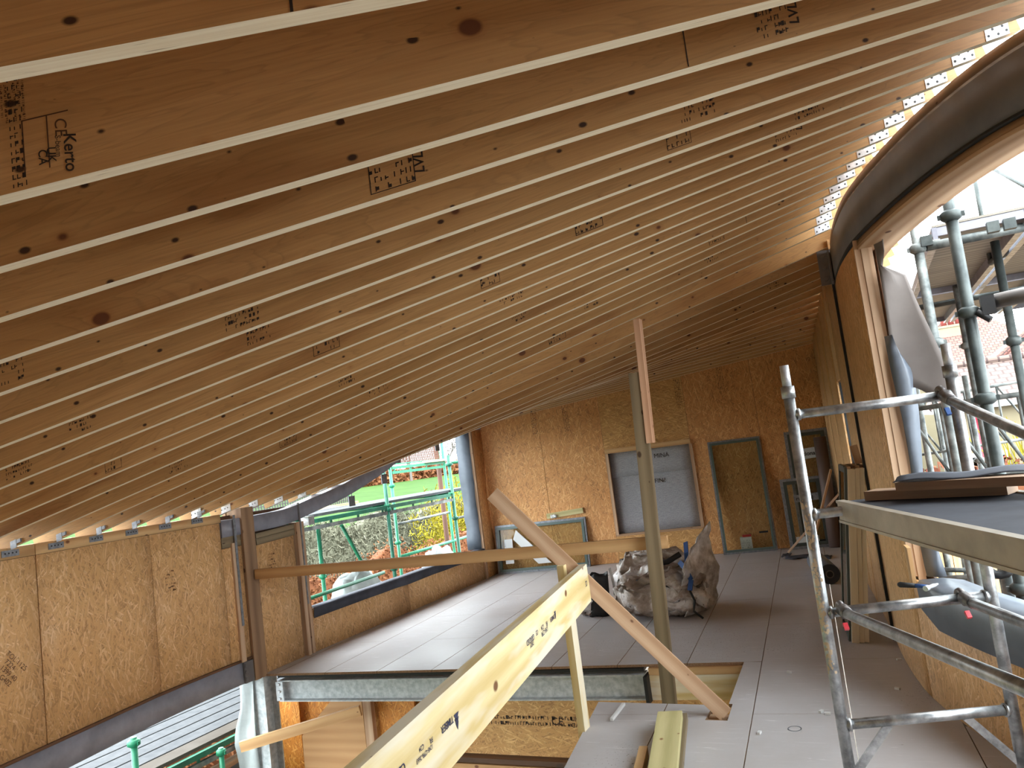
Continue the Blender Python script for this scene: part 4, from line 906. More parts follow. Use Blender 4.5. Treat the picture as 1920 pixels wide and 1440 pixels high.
for P in (T1 + tl * 2.5, T2 + tl * 2.5):
    b = MB(); b.tube([P + UP * 0, P + UP * 2.0], RU, 12); b.build('upright', 'alloy', tw)
for z in ZR_: b = MB(); b.tube([T1 + tl * 2.5 + UP * z, T2 + tl * 2.5 + UP * z], .0225, 10); b.build('rung', 'alloy', tw)
# platform
pf = empty('scaffold_platform', T1 + te * .42 + tl * 1.2 + UP * 1.4, 'aluminium framed platform with dark deck hooked on the tower rungs', 'platform')
e0, e1, zt = .155, .72, 1.475
pt = lambda e, l, z: T1 + te * e + tl * l + UP * z
b = MB(); b.prism([pt(e0 + .02, -.02, zt - .018), pt(e1 - .02, -.02, zt - .018), pt(e1 - .02, 2.5, zt - .018), pt(e0 + .02, 2.5, zt - .018)], UP * .014); b.build('deck_board', 'memb_d', pf)
for e in (e0, e1):
    s = 1 if e == e0 else -1
    b = MB(); b.bar(pt(e, -.04, zt - .095), pt(e, 2.52, zt - .095), .012, .085, anchor=0); b.bar(pt(e + s * .006, -.04, zt - .01), pt(e + s * .006, 2.52, zt - .01), .035, .012, anchor=0); b.bar(pt(e + s * .004, -.04, zt - .1), pt(e + s * .004, 2.52, zt - .1), .03, .012, anchor=0); b.build('side_rail', 'rail_alu', pf)
b = MB(); b.bar(pt(e0, -.03, zt - .06), pt(e1, -.03, zt - .06), .03, .05, anchor=0); b.build('end_rail', 'alloy', pf)
for e in (e0 + .05, e1 - .05): b = MB(); b.bar(pt(e, -.02, zt - .02), pt(e, .045, zt - .02), .05, .016); b.build('hook', 'cast', pf)
q0, q1 = onz(1622, 925, zt + .02), onz(1905, 905, zt + .02)
pl = MB(); a_ = pt(.25, .12, zt + .002); b_ = pt(.62, .55, zt + .002)
def plank(pxa, pxb, z, w, h, mat, lb_):
    A, B_ = onz(*pxa, z), onz(*pxb, z); s = (B_ - A).normalized(); b = MB(); b.bar(A, B_, w, h, anchor=0, side=0); return tag(b.build('plank', mat), lb_, 'plank')
plank((1622, 939), (1890, 928), zt + .0, -.12, .04, 'post', 'lower short plank lying on the scaffold platform')
plank((1680, 921), (1990, 908), zt + .042, -.14, .035, 'post', 'upper plank on top of the short plank on the platform')
A, B_ = onz(1679, 905, zt + .08), onz(1990, 880, zt + .08); nd = Vector((-(B_ - A).y, (B_ - A).x, 0)).normalized()
b = MB(); g = [[A + (B_ - A) * u + nd * (v - .03) + UP * (.006 + .006 * math.sin(u * 11) + .01 * (v > .1)) for u in np.linspace(-.01, 1, 14)] for v in (0, .06, .13, .2)]
b.sheet(g, .003); tag(b.build('membrane_sheet', 'memb_d'), 'grey membrane sheet draped over the planks on the platform', 'sheet')
# hammer on the sill
H0 = Vector(onp(1685, 1095, WR(5.45, .8), RNn)); hz = .80
h0 = onz(1684, 1096, hz + .01); h1 = onz(1745, 1100, hz + .01)
hm = empty('hammer', h1, 'claw hammer with black and blue handle lying on the right hand sill', 'hammer')
m_ = h0 + (h1 - h0) * .55
b = MB(); b.tube([h0, h0 + (m_ - h0) * .1, m_], [.011, .017, .013], 10); b.build('grip', 'black', hm)
b = MB(); b.tube([m_, h1], [.012, .009], 10); b.build('shaft', 'blue', hm)
hd = (h1 - h0).normalized(); hs = Vector((hd.y, -hd.x, 0))
b = MB(); b.tube([h1 + hs * .06, h1 + hs * .03, h1 + hs * .02, h1 - hs * .03, h1 - hs * .08 + UP * .0], [.016, .016, .011, .012, .005], 10); b.build('hammer_head', 'zinc', hm)
# ================================================================== storey below
gl = empty('floor_below', (-4, 6, -2.9), kind='structure'); gl.name = 'floor'
b = MB(); b.prism([(-6.3, -2, -3.0), (3, -2, -3.0), (3, 12.6, -3.0), (-6.3, 12.6, -3.0)], UP * .1); b.build('slab', 'mud', gl)
sc_ = empty('steel_column', (-6.1, 6.2, -2.9), 'galvanised steel column under the end of the galvanised beam', 'column')
b = MB(); b.bar((-6.06, 6.14, -2.9), (-6.06, 6.14, -.015), .16, .012, up=(0, 1, 0)); b.bar((-6.06, 6.32, -2.9), (-6.06, 6.32, -.015), .16, .012, up=(0, 1, 0)); b.bar((-6.06, 6.23, -2.9), (-6.06, 6.23, -.015), .012, .17, up=(0, 1, 0)); b.build('column', 'galv', sc_)
b = MB(); g = [[Vector((-6.10 - (.19 + .12 * min(1, max(0, (-.35 - z) * 3))) * u - .02 * math.sin(9 * z) * u, 6.12 + .03 * math.sin(6 * u + 3 * z), z)) for u in np.linspace(0, 1, 7)] for z in np.linspace(-2.2, -.03, 24)]
b.sheet(g, .004); tag(b.build('membrane_strip', 'pale_memb'), 'pale grey membrane strip hanging beside the steel column', 'membrane')
lw = empty('wall_below', (-3, 6.9, -2.9), kind='structure'); lw.name = 'wall_below'
b = MB(); b.prism([(-4.5, 6.9, -1.15), (-1.3, 6.9, -1.15), (-1.3, 6.9, -.30), (-4.5, 6.9, -.30)], (0, .018, 0)); b.build('osb_panel', 'osb_hor', lw)
dashes((-3.9, 6.897, -.70), (1, 0, 0), UP, .95, .11, 2, RN, 'ink', lw, 'print', box=False, fill=.9)
text('CE', .1, (-3.18, 6.897, -.68), (1, 0, 0), UP, 'ink', lw, 'print'); text('UK\nCA', .06, (-2.98, 6.897, -.64), (1, 0, 0), UP, 'ink', lw, 'print')
b = MB(); b.bar((-4.4, 6.86, -1.0), (-1.3, 6.86, -1.0), .14, .045); b.build('wall_plate', 'dark_tim', lw)
b = MB(); b.bar((-4.4, 6.85, -1.06), (-1.3, 6.85, -1.06), .12, .045); b.build('wall_plate', 'pine', lw)
for x in (-4.15, -3.55, -2.95, -2.35): b = MB(); b.bar((x, 6.86, -2.9), (x, 6.86, -1.085), .06, .1, up=(0, 1, 0)); b.build('wall_stud', 'pine', lw)
b = MB(); b.prism([(-4.4, 6.95, -2.9), (-1.3, 6.95, -2.9), (-1.3, 6.95, -1.09), (-4.4, 6.95, -1.09)], (0, .018, 0)); b.build('osb_panel', 'osb_hor', lw)
# far part seen under the beam, left
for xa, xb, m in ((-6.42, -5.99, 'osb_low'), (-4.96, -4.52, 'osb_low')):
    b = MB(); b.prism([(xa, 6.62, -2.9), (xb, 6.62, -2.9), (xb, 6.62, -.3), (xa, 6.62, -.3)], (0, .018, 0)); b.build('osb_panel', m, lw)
b = MB(); b.prism([(-6.42, 6.70, -2.9), (-4.4, 6.70, -2.9), (-4.4, 6.70, -.3), (-6.42, 6.70, -.3)], (0, .018, 0)); b.build('seam_backing', 'osb_low', lw)
b = MB(); b.bar((-6.34, 6.52, -2.9), (-6.34, 6.52, -.3), .03, .1, up=(0, 1, 0)); b.build('wall_stud', 'raw', lw)
b = MB(); b.bar((-5.03, 6.56, -2.9), (-5.03, 6.56, -.3), .10, .06, up=(0, 1, 0)); b.build('wall_stud', 'raw', lw)
b = MB(); b.prism([(-5.92, 6.55, -.74), (-5.95, 6.55, -2.6), (-5.1, 6.57, -2.6), (-5.12, 6.57, -.31), (-5.42, 6.56, -.31)], (0, .015, 0)); tag(b.build('plywood_sheet', 'ply'), 'brown plywood sheet leaning at a slant under the galvanised beam', 'sheet')
b = MB(); p0, p1 = ony(452, 1400, 5.9), ony(676, 1332, 6.36); b.bar(p0, p1, .05, .10); tag(b.build('timber_prop', 'pine'), 'short timber rail poking out beside the steel column below the deck', 'rail')
# ================================================================== outside, left: green scaffolding
def pole(name, p0, p1, r, mat, label, cat, group=None, cups=(), cmat=None, cr=1.7):
    p0, p1 = Vector(p0), Vector(p1); d = (p1 - p0).normalized(); root = MB().tube([p0, p1], r, 12).build(name, mat, None, p0); tag(root, label, cat, group)
    for t in cups:
        q = p0 + (p1 - p0) * t; b = MB(); b.tube([q - d * .035, q - d * .02, q + d * .02, q + d * .035], [r * 1.1, r * cr, r * cr, r * 1.1], 12)
        if abs(d.z) > .7:
            b.box(q + Vector((r * 1.8, 0, 0)), (.025, .022, .03)); b.box(q + Vector((-r * 1.8, 0, 0)), (.025, .022, .03))
        b.build('coupler', cmat or mat, root)
    return root
GZ = -3.6
XI, XO = -7.0, -8.25
def pxx(px, py, X): return onx(px, py, X)
def gstd(px0, py0, px1, py1, X, mat, label, cups, r=.03, z0=None, zt=None):
    a, b_ = pxx(px0, py0, X), pxx(px1, py1, X); y = (a.y + b_.y) / 2
    pole('scaffold_standard', (X, y, GZ if z0 is None else z0), (X, y, a.z if zt is None else zt), r, mat, label, 'scaffold pole', None, cups, 'gshade' if mat == 'gshade' else 'gpaint'); return y
ya = gstd(722, 880, 738, 1090, XI, 'gshade', 'shaded green scaffold pole in the middle of the left window', (.40, .62, .76, .9), zt=2.9)
yb_ = gstd(842, 860, 860, 1035, XI, 'gshade', 'shaded green scaffold pole at the right of the left window', (.45, .66, .80, .97), zt=2.1)
yc = gstd(598, 985, 607, 1120, XI - .35, 'gpaint', 'green scaffold pole at the left of the left window', (.6, .85), zt=1.3)
yd = gstd(735, 880, 746, 1050, XO, 'gpaint', 'bright green scaffold pole just behind the middle pole', (.45, .68, .85), zt=2.6)
ye = gstd(834, 870, 850, 1030, XO, 'gpaint', 'bright green scaffold pole behind the right pole of the left window', (.5, .7, .9), zt=3.4)
gstd(567, 985, 580, 1140, XI + .1, 'gpaint', 'green pole at the very left edge of the left window', (.7,), r=.022, zt=1.3)
def led(p0, p1, r, mat, label, cups=()): return pole('scaffold_ledger', p0, p1, r, mat, label, 'scaffold tube', None, cups)
tr_ = MB()
def truss(y0, y1, z, X, mat, label):
    t = empty('scaffold_transom', (X, (y0 + y1) / 2, z), label, 'scaffold beam')
    MB().bar((X, y0, z), (X, y1, z), .05, .055).build('top_chord', mat, t); MB().bar((X, y0, z - .09), (X, y1, z - .09), .045, .05).build('bottom_chord', 'galvpole' if mat == 'gshade' else mat, t)
    for y in np.linspace(y0 + .1, y1 - .1, 4): MB().bar((X, y, z - .085), (X, y, z), .02, .03, up=(0, 1, 0)).build('web', mat, t)
truss(8.0, ya - .04, 1.38, XI, 'gshade', 'shaded green ledger beam left of the middle pole'); truss(ya + .04, yb_ - .04, 1.38, XI, 'gshade', 'shaded green ledger beam right of the middle pole')
truss(yd + .04, ye - .04, 2.0, XO, 'gpaint', 'bright green ledger beam between the outer poles')
led((XO, ye, 1.37), (XO, ye + 4, 1.37), .026, 'gpaint', 'green tube running right behind the yellow shrub'); led((XI, yb_, 1.95), (XI, yb_ + 4, 2.0), .026, 'gpaint', 'green tube at the top right of the left window')
led((XO, yd, .95), (XO, ye, .95), .024, 'galvpole', 'grey guard tube between the bright green poles'); led((XI, yb_, .95), (XI, yb_ + 4, .95), .024, 'galvpole', 'grey guard tube right of the dark pole')
led((XO, yd, 3.1), (XO, ye, 3.1), .026, 'gpaint', 'high green guard tube against the sky'); led((XO, ye, 2.95), (XO, ye + 4, 2.95), .026, 'gpaint', 'high green guard tube at the top right of the left window')
led((XO, yd - 3, 2.0), (XO, yd, 2.0), .024, 'gpaint', 'green tube running left from the middle poles')
led((XI, 7.0, .38), (XI - .2, ya, .38), .026, 'gpaint', 'low green tube at the bottom of the left window'); led((XO, yd, .35), (XO, ye + .6, .35), .03, 'gpaint', 'green ledger along the bottom right of the left window')
led(onx(640, 985, XI - .5), onx(700, 1092, XI - .5), .028, 'gpaint', 'green diagonal brace crossing the left window')
led((XO - .2, ye + .1, -3.4), (XO - .2, ye + .1, 4.2), .05, 'brickorange', 'rusty brown post behind the right green poles')
# scaffold boards, brick guards
def board(name, y0, y1, z, X, w, mat, label): return tag(MB().bar((X, y0, z), (X, y1, z), w, .04).build(name, mat), label, 'scaffold board')
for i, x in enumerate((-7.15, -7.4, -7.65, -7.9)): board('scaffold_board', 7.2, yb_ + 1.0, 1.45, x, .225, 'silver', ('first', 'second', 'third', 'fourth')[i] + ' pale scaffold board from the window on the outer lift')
board('scaffold_board', 8.6, ya + .5, 1.49, -7.93, .05, 'yellow', 'yellow toe board along the outer edge of the lift'); board('scaffold_board', yd + 1.2, ye + 1.2, 2.048, XO, .2, 'yellow', 'yellow board on the upper green beam')
for y, w_ in ((8.2, 'left'), (ya, 'middle'), (yb_ - .06, 'right')): led((-6.95, y, 1.402), (-8.3, y, 1.402), .026, 'gpaint', 'green cross tube under the outer boards beside the %s of the left window' % w_)
def guard(y0, y1, z0, z1, X, m, label):
    t = empty('brick_guard', (X, (y0 + y1) / 2, z0), label, 'mesh guard')
    b = MB(); 
    for p, q in (((X, y0, z0), (X, y1, z0)), ((X, y0, z1), (X, y1, z1)), ((X, y0, z0), (X, y0, z1)), ((X, y1, z0), (X, y1, z1))): b.tube([p, q], .014, 6)
    b.build('guard_rim', 'gpaint', t); b = MB()
    for y in np.arange(y0 + .04, y1, .055): b.bar((X, y, z0), (X, y, z1), .018, .018, up=(0, 1, 0))
    for z in np.arange(z0 + .03, z1, .05): b.bar((X, y0, z), (X, y1, z), .012, .012)
    w = b.build('mesh_wires', m, t); w['kind'] = 'stuff'
guard(8.2, ya + .35, 1.472, 1.80, XO + .26, 'greymesh', 'grey wire mesh guard standing on the scaffold boards'); guard(yd + .15, ye - .1, 2.068, 2.38, XO - .04, 'brickorange', 'rusty wire mesh guard on the upper green beam')
for px, py in ((643, 942), (705, 900), (757, 859), (815, 838), (843, 818)):
    p = onx(px, py, -6.22); k = min(21, max(0, round((p.y - 3.56) / .387))); je = jends(k)[0]
    b = MB(); b.bar(Vector((je.x - .003, je.y, je.z + .05)), Vector((je.x - .003, je.y, p.z)), .015, .004, up=(1, 0, 0)); b.box(Vector((je.x - .008, je.y, p.z)), (.006, .13, .13)); b.build('end_strap', 'zdark', joists[k])
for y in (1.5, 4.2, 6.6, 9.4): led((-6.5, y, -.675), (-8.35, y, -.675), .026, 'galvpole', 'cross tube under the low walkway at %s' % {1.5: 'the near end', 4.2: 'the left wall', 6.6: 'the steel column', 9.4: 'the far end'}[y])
# lower lift seen under the floor beam
for i in range(5):
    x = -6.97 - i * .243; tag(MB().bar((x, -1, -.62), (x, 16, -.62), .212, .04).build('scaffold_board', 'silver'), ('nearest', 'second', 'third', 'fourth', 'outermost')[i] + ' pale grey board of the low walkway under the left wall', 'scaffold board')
tag(MB().bar((-6.73, -1, -.62), (-6.73, 16, -.62), .22, .035).build('scaffold_board', 'mud'), 'sandy narrow board nearest the building on the low walkway', 'scaffold board')
truss(1.0, 8.2, -.67, -6.57, 'gshade', 'dark green beam under the low walkway')
q = onx(250, 1382, -6.45); pole('scaffold_standard', (-6.45, q.y, -3.6), (-6.45, q.y, q.z), .03, 'gpaint', 'bright green scaffold pole stub below the left floor beam', 'scaffold pole', None, (.985,), 'gpaint', 1.9)
q = onx(414, 1402, -6.4); pole('scaffold_standard', (-6.4, q.y, -3.6), (-6.4, q.y, q.z), .026, 'gpaint', 'shorter bright green pole stub next to the hanging membrane', 'scaffold pole', None, (.985,), 'gpaint', 1.9)
rr = random.Random(2)
PL = ('lowest', 'second lowest', 'third', 'middle', 'fifth', 'sixth', 'second from top', 'topmost')
for i in range(8):
    q = Vector((-6.6 + rr.uniform(-.12, .12), 5.6 + rr.uniform(-.3, .3), -1.55 + .085 * i)); a = rr.uniform(-.3, .3)
    d = Vector((math.sin(a) * .3, 1, 0)).normalized(); tag(MB().bar(q - d * 1.3, q + d * 1.3, .12, .05).build('stacked_timber', 'raw' if i % 2 else 'galvdark'), 'old timber in the pile below the low walkway, %s of the pile' % PL[i], 'timber', 'timber pile under the walkway')
for px, py, X, rd3, lb_ in ((822, 1036, -7.7, (.3, .36), 'white plastic heap outside the right end of the left window'), (668, 1085, -7.5, (.28, .55), 'white plastic heap outside the bottom of the left window')):
    p = onx(px, py, X); b = MB(); h_ = (p.z + .6) / 2 + .06
    closed(lump(Vector((X, p.y, -.6 + h_)), (rd3[0], rd3[1], h_), 31 + px, 30, 20, amp=.08), b); tag(b.build('plastic_heap', 'pale_memb'), lb_, 'plastic sheet')
# ground, hedges, lawn, trees on the left
def ground(name, mat, pts, label):
    b = MB(); b.face(pts); o = b.build(name, mat); o['kind'] = 'structure'; return o
g = []
for x, z in ((-9, -3.6), (-14, -3.6), (-18, -3.2), (-30, -1.9), (-50, -.4), (-75, .9), (-110, 1.7)): g.append([(x, y, z - .3) for y in np.linspace(-40, 140, 10)])
b = MB(); b.sheet(g, .3); struct(b.build('ground', 'grass'))
b = MB(); b.prism([(-9.5, -30, -3.7), (-6.2, -30, -3.7), (-6.2, 30, -3.7), (-9.5, 30, -3.7)], UP * .1); struct(b.build('ground', 'mud'))
b = MB(); b.prism([(-6.2, 12.8, -3.7), (60, 12.8, -3.7), (60, 90, -3.7), (-6.2, 90, -3.7)], UP * .1); b.prism([(3, -30, -3.7), (60, -30, -3.7), (60, 12.8, -3.7), (3, 12.8, -3.7)], UP * .1); struct(b.build('ground', 'mud'))
def leaves(b, c, rad, n, size, rr, upb=0, elong=1):
    for _ in range(n):
        while True:
            d = Vector((rr.uniform(-1, 1), rr.uniform(-1, 1), rr.uniform(-1, 1)))
            if d.length <= 1: break
        d = d * (.55 + .45 * rr.random()) if d.length else d
        p = Vector(c) + Vector((d.x * rad[0], d.y * rad[1], d.z * rad[2])); u = Vector((rr.gauss(0, 1), rr.gauss(0, 1), rr.gauss(0, 1) + upb)).normalized(); v = u.cross(Vector((rr.gauss(0, 1), rr.gauss(0, 1), rr.gauss(0, 1)))).normalized()
        s = size * rr.uniform(.6, 1.3); b.face([p - u * s * elong - v * s * .5, p + u * s * elong - v * s * .3, p + u * s * elong * 1.1 + v * s * .3, p - u * s * elong * .9 + v * s * .5])
def hedge(name, x, y0, y1, z0, z1, th, n, size, mat, label, seed, upb=0, elong=1.0, wob=.25):
    rr = random.Random(seed); t = empty(name, (x, (y0 + y1) / 2, z0), label, 'hedge'); b = MB(); ny = 40; prof = []
    g = [[(x + th * .5, y, z0), ] for y in (y0,)]
    core = MB(); ys = np.linspace(y0, y1, ny); rows = []
    for y in ys:
        h = z1 + wob * .5 * math.sin(y * 1.7 + seed) + rr.uniform(-wob, wob) * .3 - .22; rows.append([(x + th * .42, y, z0), (x + th * .36, y, z0 + (h - z0) * .6), (x + th * .1, y, h), (x - th * .1, y, h), (x - th * .42, y, z0)]); prof.append(h)
    core.sheet(rows, .02); core.build('twig_core', mat, t)
    for _ in range(n):
        i = rr.randrange(ny); h = prof[i]; f = rr.random() ** .7; y = ys[i] + rr.uniform(-.5, .5) * (y1 - y0) / ny
        s_ = rr.choice((1, 1, 1, -.6)); xx = x + s_ * th * (.45 - .33 * max(0, f - .5) * 2) * rr.uniform(.8, 1.15); zz = z0 + (h - z0) * f + rr.uniform(0, .25)
        leaves(b, (xx, y, zz), (.06, .06, .06), 1, size, rr, upb, elong)
    lv = b.build('foliage', mat, t, weld=False); lv['kind'] = 'stuff'; return t
hedge('beech_hedge', -10.6, 8, 24, -3.6, .22, 1.2, 26000, .034, 'beech', 'orange brown beech hedge nearest outside the left window', 1)
hedge('grey_hedge', -15.5, 14, 34, -3.0, .72, 2.0, 26000, .034, 'hedge', 'grey green bare hedge behind the beech hedge', 2, .6, 3.0)
# yellow shrub
ys_ = empty('yellow_shrub', (-12.9, 22.75, -3.6), 'big yellow stemmed shrub outside the right of the left window', 'shrub'); rr = random.Random(6)
b = MB(); bl = MB()
for i in range(260):
    a = rr.uniform(0, 6.28); r = rr.uniform(0, .5); p = Vector((-12.9 + r * math.cos(a), 22.75 + 1.3 * r * math.sin(a), -3.4)); sp = rr.uniform(.2, 1.4); h = rr.uniform(3.2, 5.5) - sp * .9; q = p + Vector((sp * math.cos(a), sp * 1.2 * math.sin(a), h)); m_ = (p + q) / 2 + Vector((-.15 * math.cos(a), 0, .3)); bl.tube([p, m_, q], [.018, .013, .006], 4, cap=False)
    for _ in range(40): t = rr.uniform(.3, 1.03); c = p.lerp(q, t); leaves(b, c, (.2, .2, .2), 1, .034, rr, .6, 2.5)
o = bl.build('stems', 'forsy', ys_, weld=False); o['kind'] = 'stuff'; o = b.build('twigs', 'forsy', ys_, weld=False); o['kind'] = 'stuff'
# far edge of the lawn: brown hedge line, cottage, bare trees
hedge('far_hedge', -78, 70, 175, .2, 2.9, 2.5, 3000, .5, 'beech', 'distant brown hedge along the top of the lawn', 3, .5, 1.6, .6)
def tree(x, y, z, h, seed, label):
    rr = random.Random(seed); b = MB()
    def br(p, d, l, r, n):
        q = p + d * l; b.tube([p, q], [r, r * .7], 5, cap=False)
        if n == 0: return
        for _ in range(3 if n > 1 else 4):
            dd = (d + Vector((rr.gauss(0, .55), rr.gauss(0, .55), rr.gauss(.05, .3)))).normalized(); br(p + d * l * rr.uniform(.55, 1), dd, l * rr.uniform(.6, .8), r * .6, n - 1)
    br(Vector((x, y, z)), UP, h * .3, h * .022, 5); tag(b.build('bare_tree', 'bark', weld=False), label, 'tree')
tree(-72, 112, .6, 11, 11, 'bare tree beyond the lawn, left of the rusty post'); tree(-70, 122, .6, 11, 12, 'bare tree beyond the lawn, behind the rusty post'); tree(-66, 127, .6, 12, 13, 'bare tree beyond the lawn next to the window jamb')
ct = empty('cottage', (-88, 106, .5), 'small white cottage far away beyond the lawn', 'house')
MB().box((-88, 112, 2.4), (6, 9, 3.8)).build('wall', 'whitew', ct); b = MB(); b.prism([(-91.3, 107, 4.3), (-84.7, 107, 4.3), (-88, 107, 6.8)], (0, 10, 0)); b.build('roof', 'silver', ct)
# ================================================================== outside, right: scaffolding
def rstd(px, py, y, mat, label, r=.03, zt=4.6, cups=(), z0=-3.6):
    p = ony(px, py, y); return pole('scaffold_standard', (p.x, y, z0), (p.x, y, zt), r, mat, label, 'scaffold pole', None, [(c - z0) / (zt - z0) for c in cups])
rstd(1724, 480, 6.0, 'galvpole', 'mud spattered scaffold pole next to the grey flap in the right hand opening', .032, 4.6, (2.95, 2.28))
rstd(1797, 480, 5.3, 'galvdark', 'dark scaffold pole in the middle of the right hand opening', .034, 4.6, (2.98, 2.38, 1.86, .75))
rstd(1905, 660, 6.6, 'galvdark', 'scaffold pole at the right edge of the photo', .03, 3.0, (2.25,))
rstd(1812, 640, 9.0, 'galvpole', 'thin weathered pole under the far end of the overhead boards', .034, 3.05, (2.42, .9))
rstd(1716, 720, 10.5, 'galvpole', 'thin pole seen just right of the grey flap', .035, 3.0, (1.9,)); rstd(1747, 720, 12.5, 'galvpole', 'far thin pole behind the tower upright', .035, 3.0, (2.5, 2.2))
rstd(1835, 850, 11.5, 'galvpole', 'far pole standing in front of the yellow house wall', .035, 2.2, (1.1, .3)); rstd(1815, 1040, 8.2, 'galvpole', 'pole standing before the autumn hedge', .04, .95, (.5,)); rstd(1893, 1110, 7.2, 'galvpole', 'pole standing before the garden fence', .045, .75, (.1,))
def rled(a, b_, r, mat, label, cups=()): return pole('scaffold_ledger', a, b_, r, mat, label, 'scaffold tube', None, cups)
rled(ony(1736, 463, 6.0), ony(1990, 412, 6.2), .032, 'galvpole', 'scaffold tube carrying the near end of the overhead boards')
for px, m in ((1738, 462), (1862, 436), (1893, 430)):
    p = ony(px, m, 6.0); tag(MB().box(p + Vector((0, -.03, .03)), (.07, .06, .07)).build('scaffold_clip', 'galvdark'), {1738: 'square clip at the left end of the overhead tube', 1862: 'middle square clip on the overhead tube', 1893: 'right square clip on the overhead tube'}[px], 'clip')
rled(ony(1862, 566, 5.3), ony(2000, 535, 5.0), .045, 'steel_r', 'thick dark tube entering from the right edge below the overhead boards')
rled((.45, 9.3, 2.92), (2.2, 9.2, 2.92), .03, 'galvdark', 'dark tube carrying the far end of the overhead boards')
cl = empty('tube_coupler', ony(1850, 575, 5.25), 'black coupler joining the thick tube to the dark pole', 'coupler')
p = ony(1852, 572, 5.25); b = MB(); b.box(p, (.07, .06, .11)); b.tube([p + Vector((-.06, 0, -.03)), p + Vector((.0, -.02, -.09))], .02, 8); b.build('wedge', 'black', cl)
# overhead decks
for i, (x0, x1) in enumerate(((.58, 1.17), (1.21, 1.80), (1.84, 2.43))):
    for jx, (ya_, yb2) in enumerate(((6.05, 9.2), (9.25, 12.3))):
        t = empty('scaffold_deck', ((x0 + x1) / 2, (ya_ + yb2) / 2, 3.0), ('left', 'middle', 'outer')[i] + (' near' if jx == 0 else ' far') + ' plywood scaffold deck overhead in the right hand opening', 'deck')
        MB().box(((x0 + x1) / 2, (ya_ + yb2) / 2, 3.09), (x1 - x0 - .02, yb2 - ya_, .015)).build('plywood_board', 'under_board', t)
        for x in (x0 + .02, x1 - .02): MB().bar((x, ya_, 3.0), (x, yb2, 3.0), .03, .085, anchor=0).build('side_rail', 'steel', t); MB().bar((x, ya_, 2.992), (x, yb2, 2.992), .05, .008, anchor=0).build('rail_lip', 'alloy', t)
        for y in (ya_ + .02, yb2 - .02): MB().bar((x0, y, 3.02), (x1, y, 3.02), .03, .06, anchor=0).build('end_rail', 'steel', t)
# lattice guard above the boards and ladder beams lower down
def lattice(P, Q, h, n, r, label, mat='galvpole', up=UP):
    P, Q = Vector(P), Vector(Q); t = empty('lattice_beam', P, label, 'lattice beam'); U = Vector(up)
    MB().tube([P, Q], r, 10).build('chord', mat, t); MB().tube([P - U * h, Q - U * h], r, 10).build('chord', mat, t)
    for i in range(n):
        a, c, e = P.lerp(Q, i / n), P.lerp(Q, (i + .5) / n), P.lerp(Q, (i + 1) / n)
        MB().tube([a, a - U * h], r * .7, 8).build('post', mat, t); MB().tube([a, e - U * h], r * .65, 8).build('lacing', mat, t)
a_ = ony(1812, 440, 7.0); lattice(Vector((1.12, 7.6, 3.95)), Vector((1.9, 5.6, 4.15)), .95, 2, .026, 'thin lattice guard rail against the sky above the overhead boards', 'galvdark')
lattice(ony(1697, 770, 9.0), ony(1990, 728, 8.4), .72, 4, .026, 'long lattice beam crossing the lower part of the right hand opening')
lattice(ony(1690, 755, 12.0), ony(1930, 712, 12.0), .75, 4, .02, 'farther lattice beam behind the long one')
rled(ony(1700, 888, 8.5), ony(1830, 900, 7.5), .03, 'silver', 'pale tube below the lattice beam'); rled(ony(1760, 1085, 8.6), ony(1990, 1075, 8.6), .028, 'galvpole', 'grey tube in front of the garden fence'); rled(ony(1760, 1068, 8.8), ony(1850, 1070, 8.8), .024, 'galvpole', 'upper grey tube in front of the autumn hedge')
# lower deck outside with its coupler
t = empty('scaffold_deck', (1.4, 6.3, .9), 'blue grey lower scaffold deck outside the sill', 'deck')
b = MB(); b.prism([(.60, 6.9, .93), (.9, 5.6, .93), (2.6, 5.9, .93), (2.6, 7.6, .93)], UP * .02); b.build('deck_board', 'memb', t)
b = MB(); b.bar((.40, 7.2, .98), (.86, 5.5, .86), .05, .1); b.build('side_rail', 'steel', t)
rled((.80, 5.55, .80), (2.4, 5.6, .83), .036, 'galvdark', 'dark tube under the edge of the lower deck')
cl = empty('tube_coupler', (.72, 5.5, .78), 'black coupler below the lower deck', 'coupler')
q = ony(1872, 1052, 5.2); b = MB(); b.tube([q + Vector((.07 * math.cos(a), -.0, .08 * math.sin(a))) for a in np.linspace(.4, 5.6, 12)], .024, 8); b.build('coupler_jaw', 'black', cl); b = MB(); b.box(q + Vector((.1, 0, .06)), (.07, .06, .05)); b.box(q + Vector((.14, 0, .09)), (.04, .04, .04)); b.build('coupler_bolt', 'cast', cl)
# garden: fence, hedge, houses
t = empty('garden_fence', (2.5, 20, -3.6), 'timber garden fence beyond the right hand scaffolding', 'fence')
for i in range(60): MB().box((.4 + i * .17, 20 + .012 * (i % 2), -1.75), (.155, .02, 2.0), m=0).build('fence_board', 'pine', t)
for z in (-.75, -1.2): MB().bar((.3, 19.95, z), (10.6, 19.95, z), .05, .12).build('fence_rail', 'yellow', t)
MB().prism([(.3, 19.98, -3.6), (10.6, 19.98, -3.6), (10.6, 19.98, -2.76), (.3, 19.98, -2.76)], (0, .06, 0)).build('gravel_board', 'dark_tim', t)
rr = random.Random(21); hg = empty('autumn_hedge', (3, 22, -3.6), 'red and orange leafed hedge behind the garden fence', 'hedge'); b = MB(); MB().box((4.5, 22.6, -1.8), (9, 1.0, 3.4)).build('twig_core', 'ivy', hg)
for _ in range(5000): leaves(b, (rr.uniform(.2, 9), rr.uniform(21.8, 23.2), rr.uniform(-3.2, .35)), (.1, .1, .1), 1, .09, rr)
o = b.build('foliage', 'ivy', hg, weld=False); o['kind'] = 'stuff'
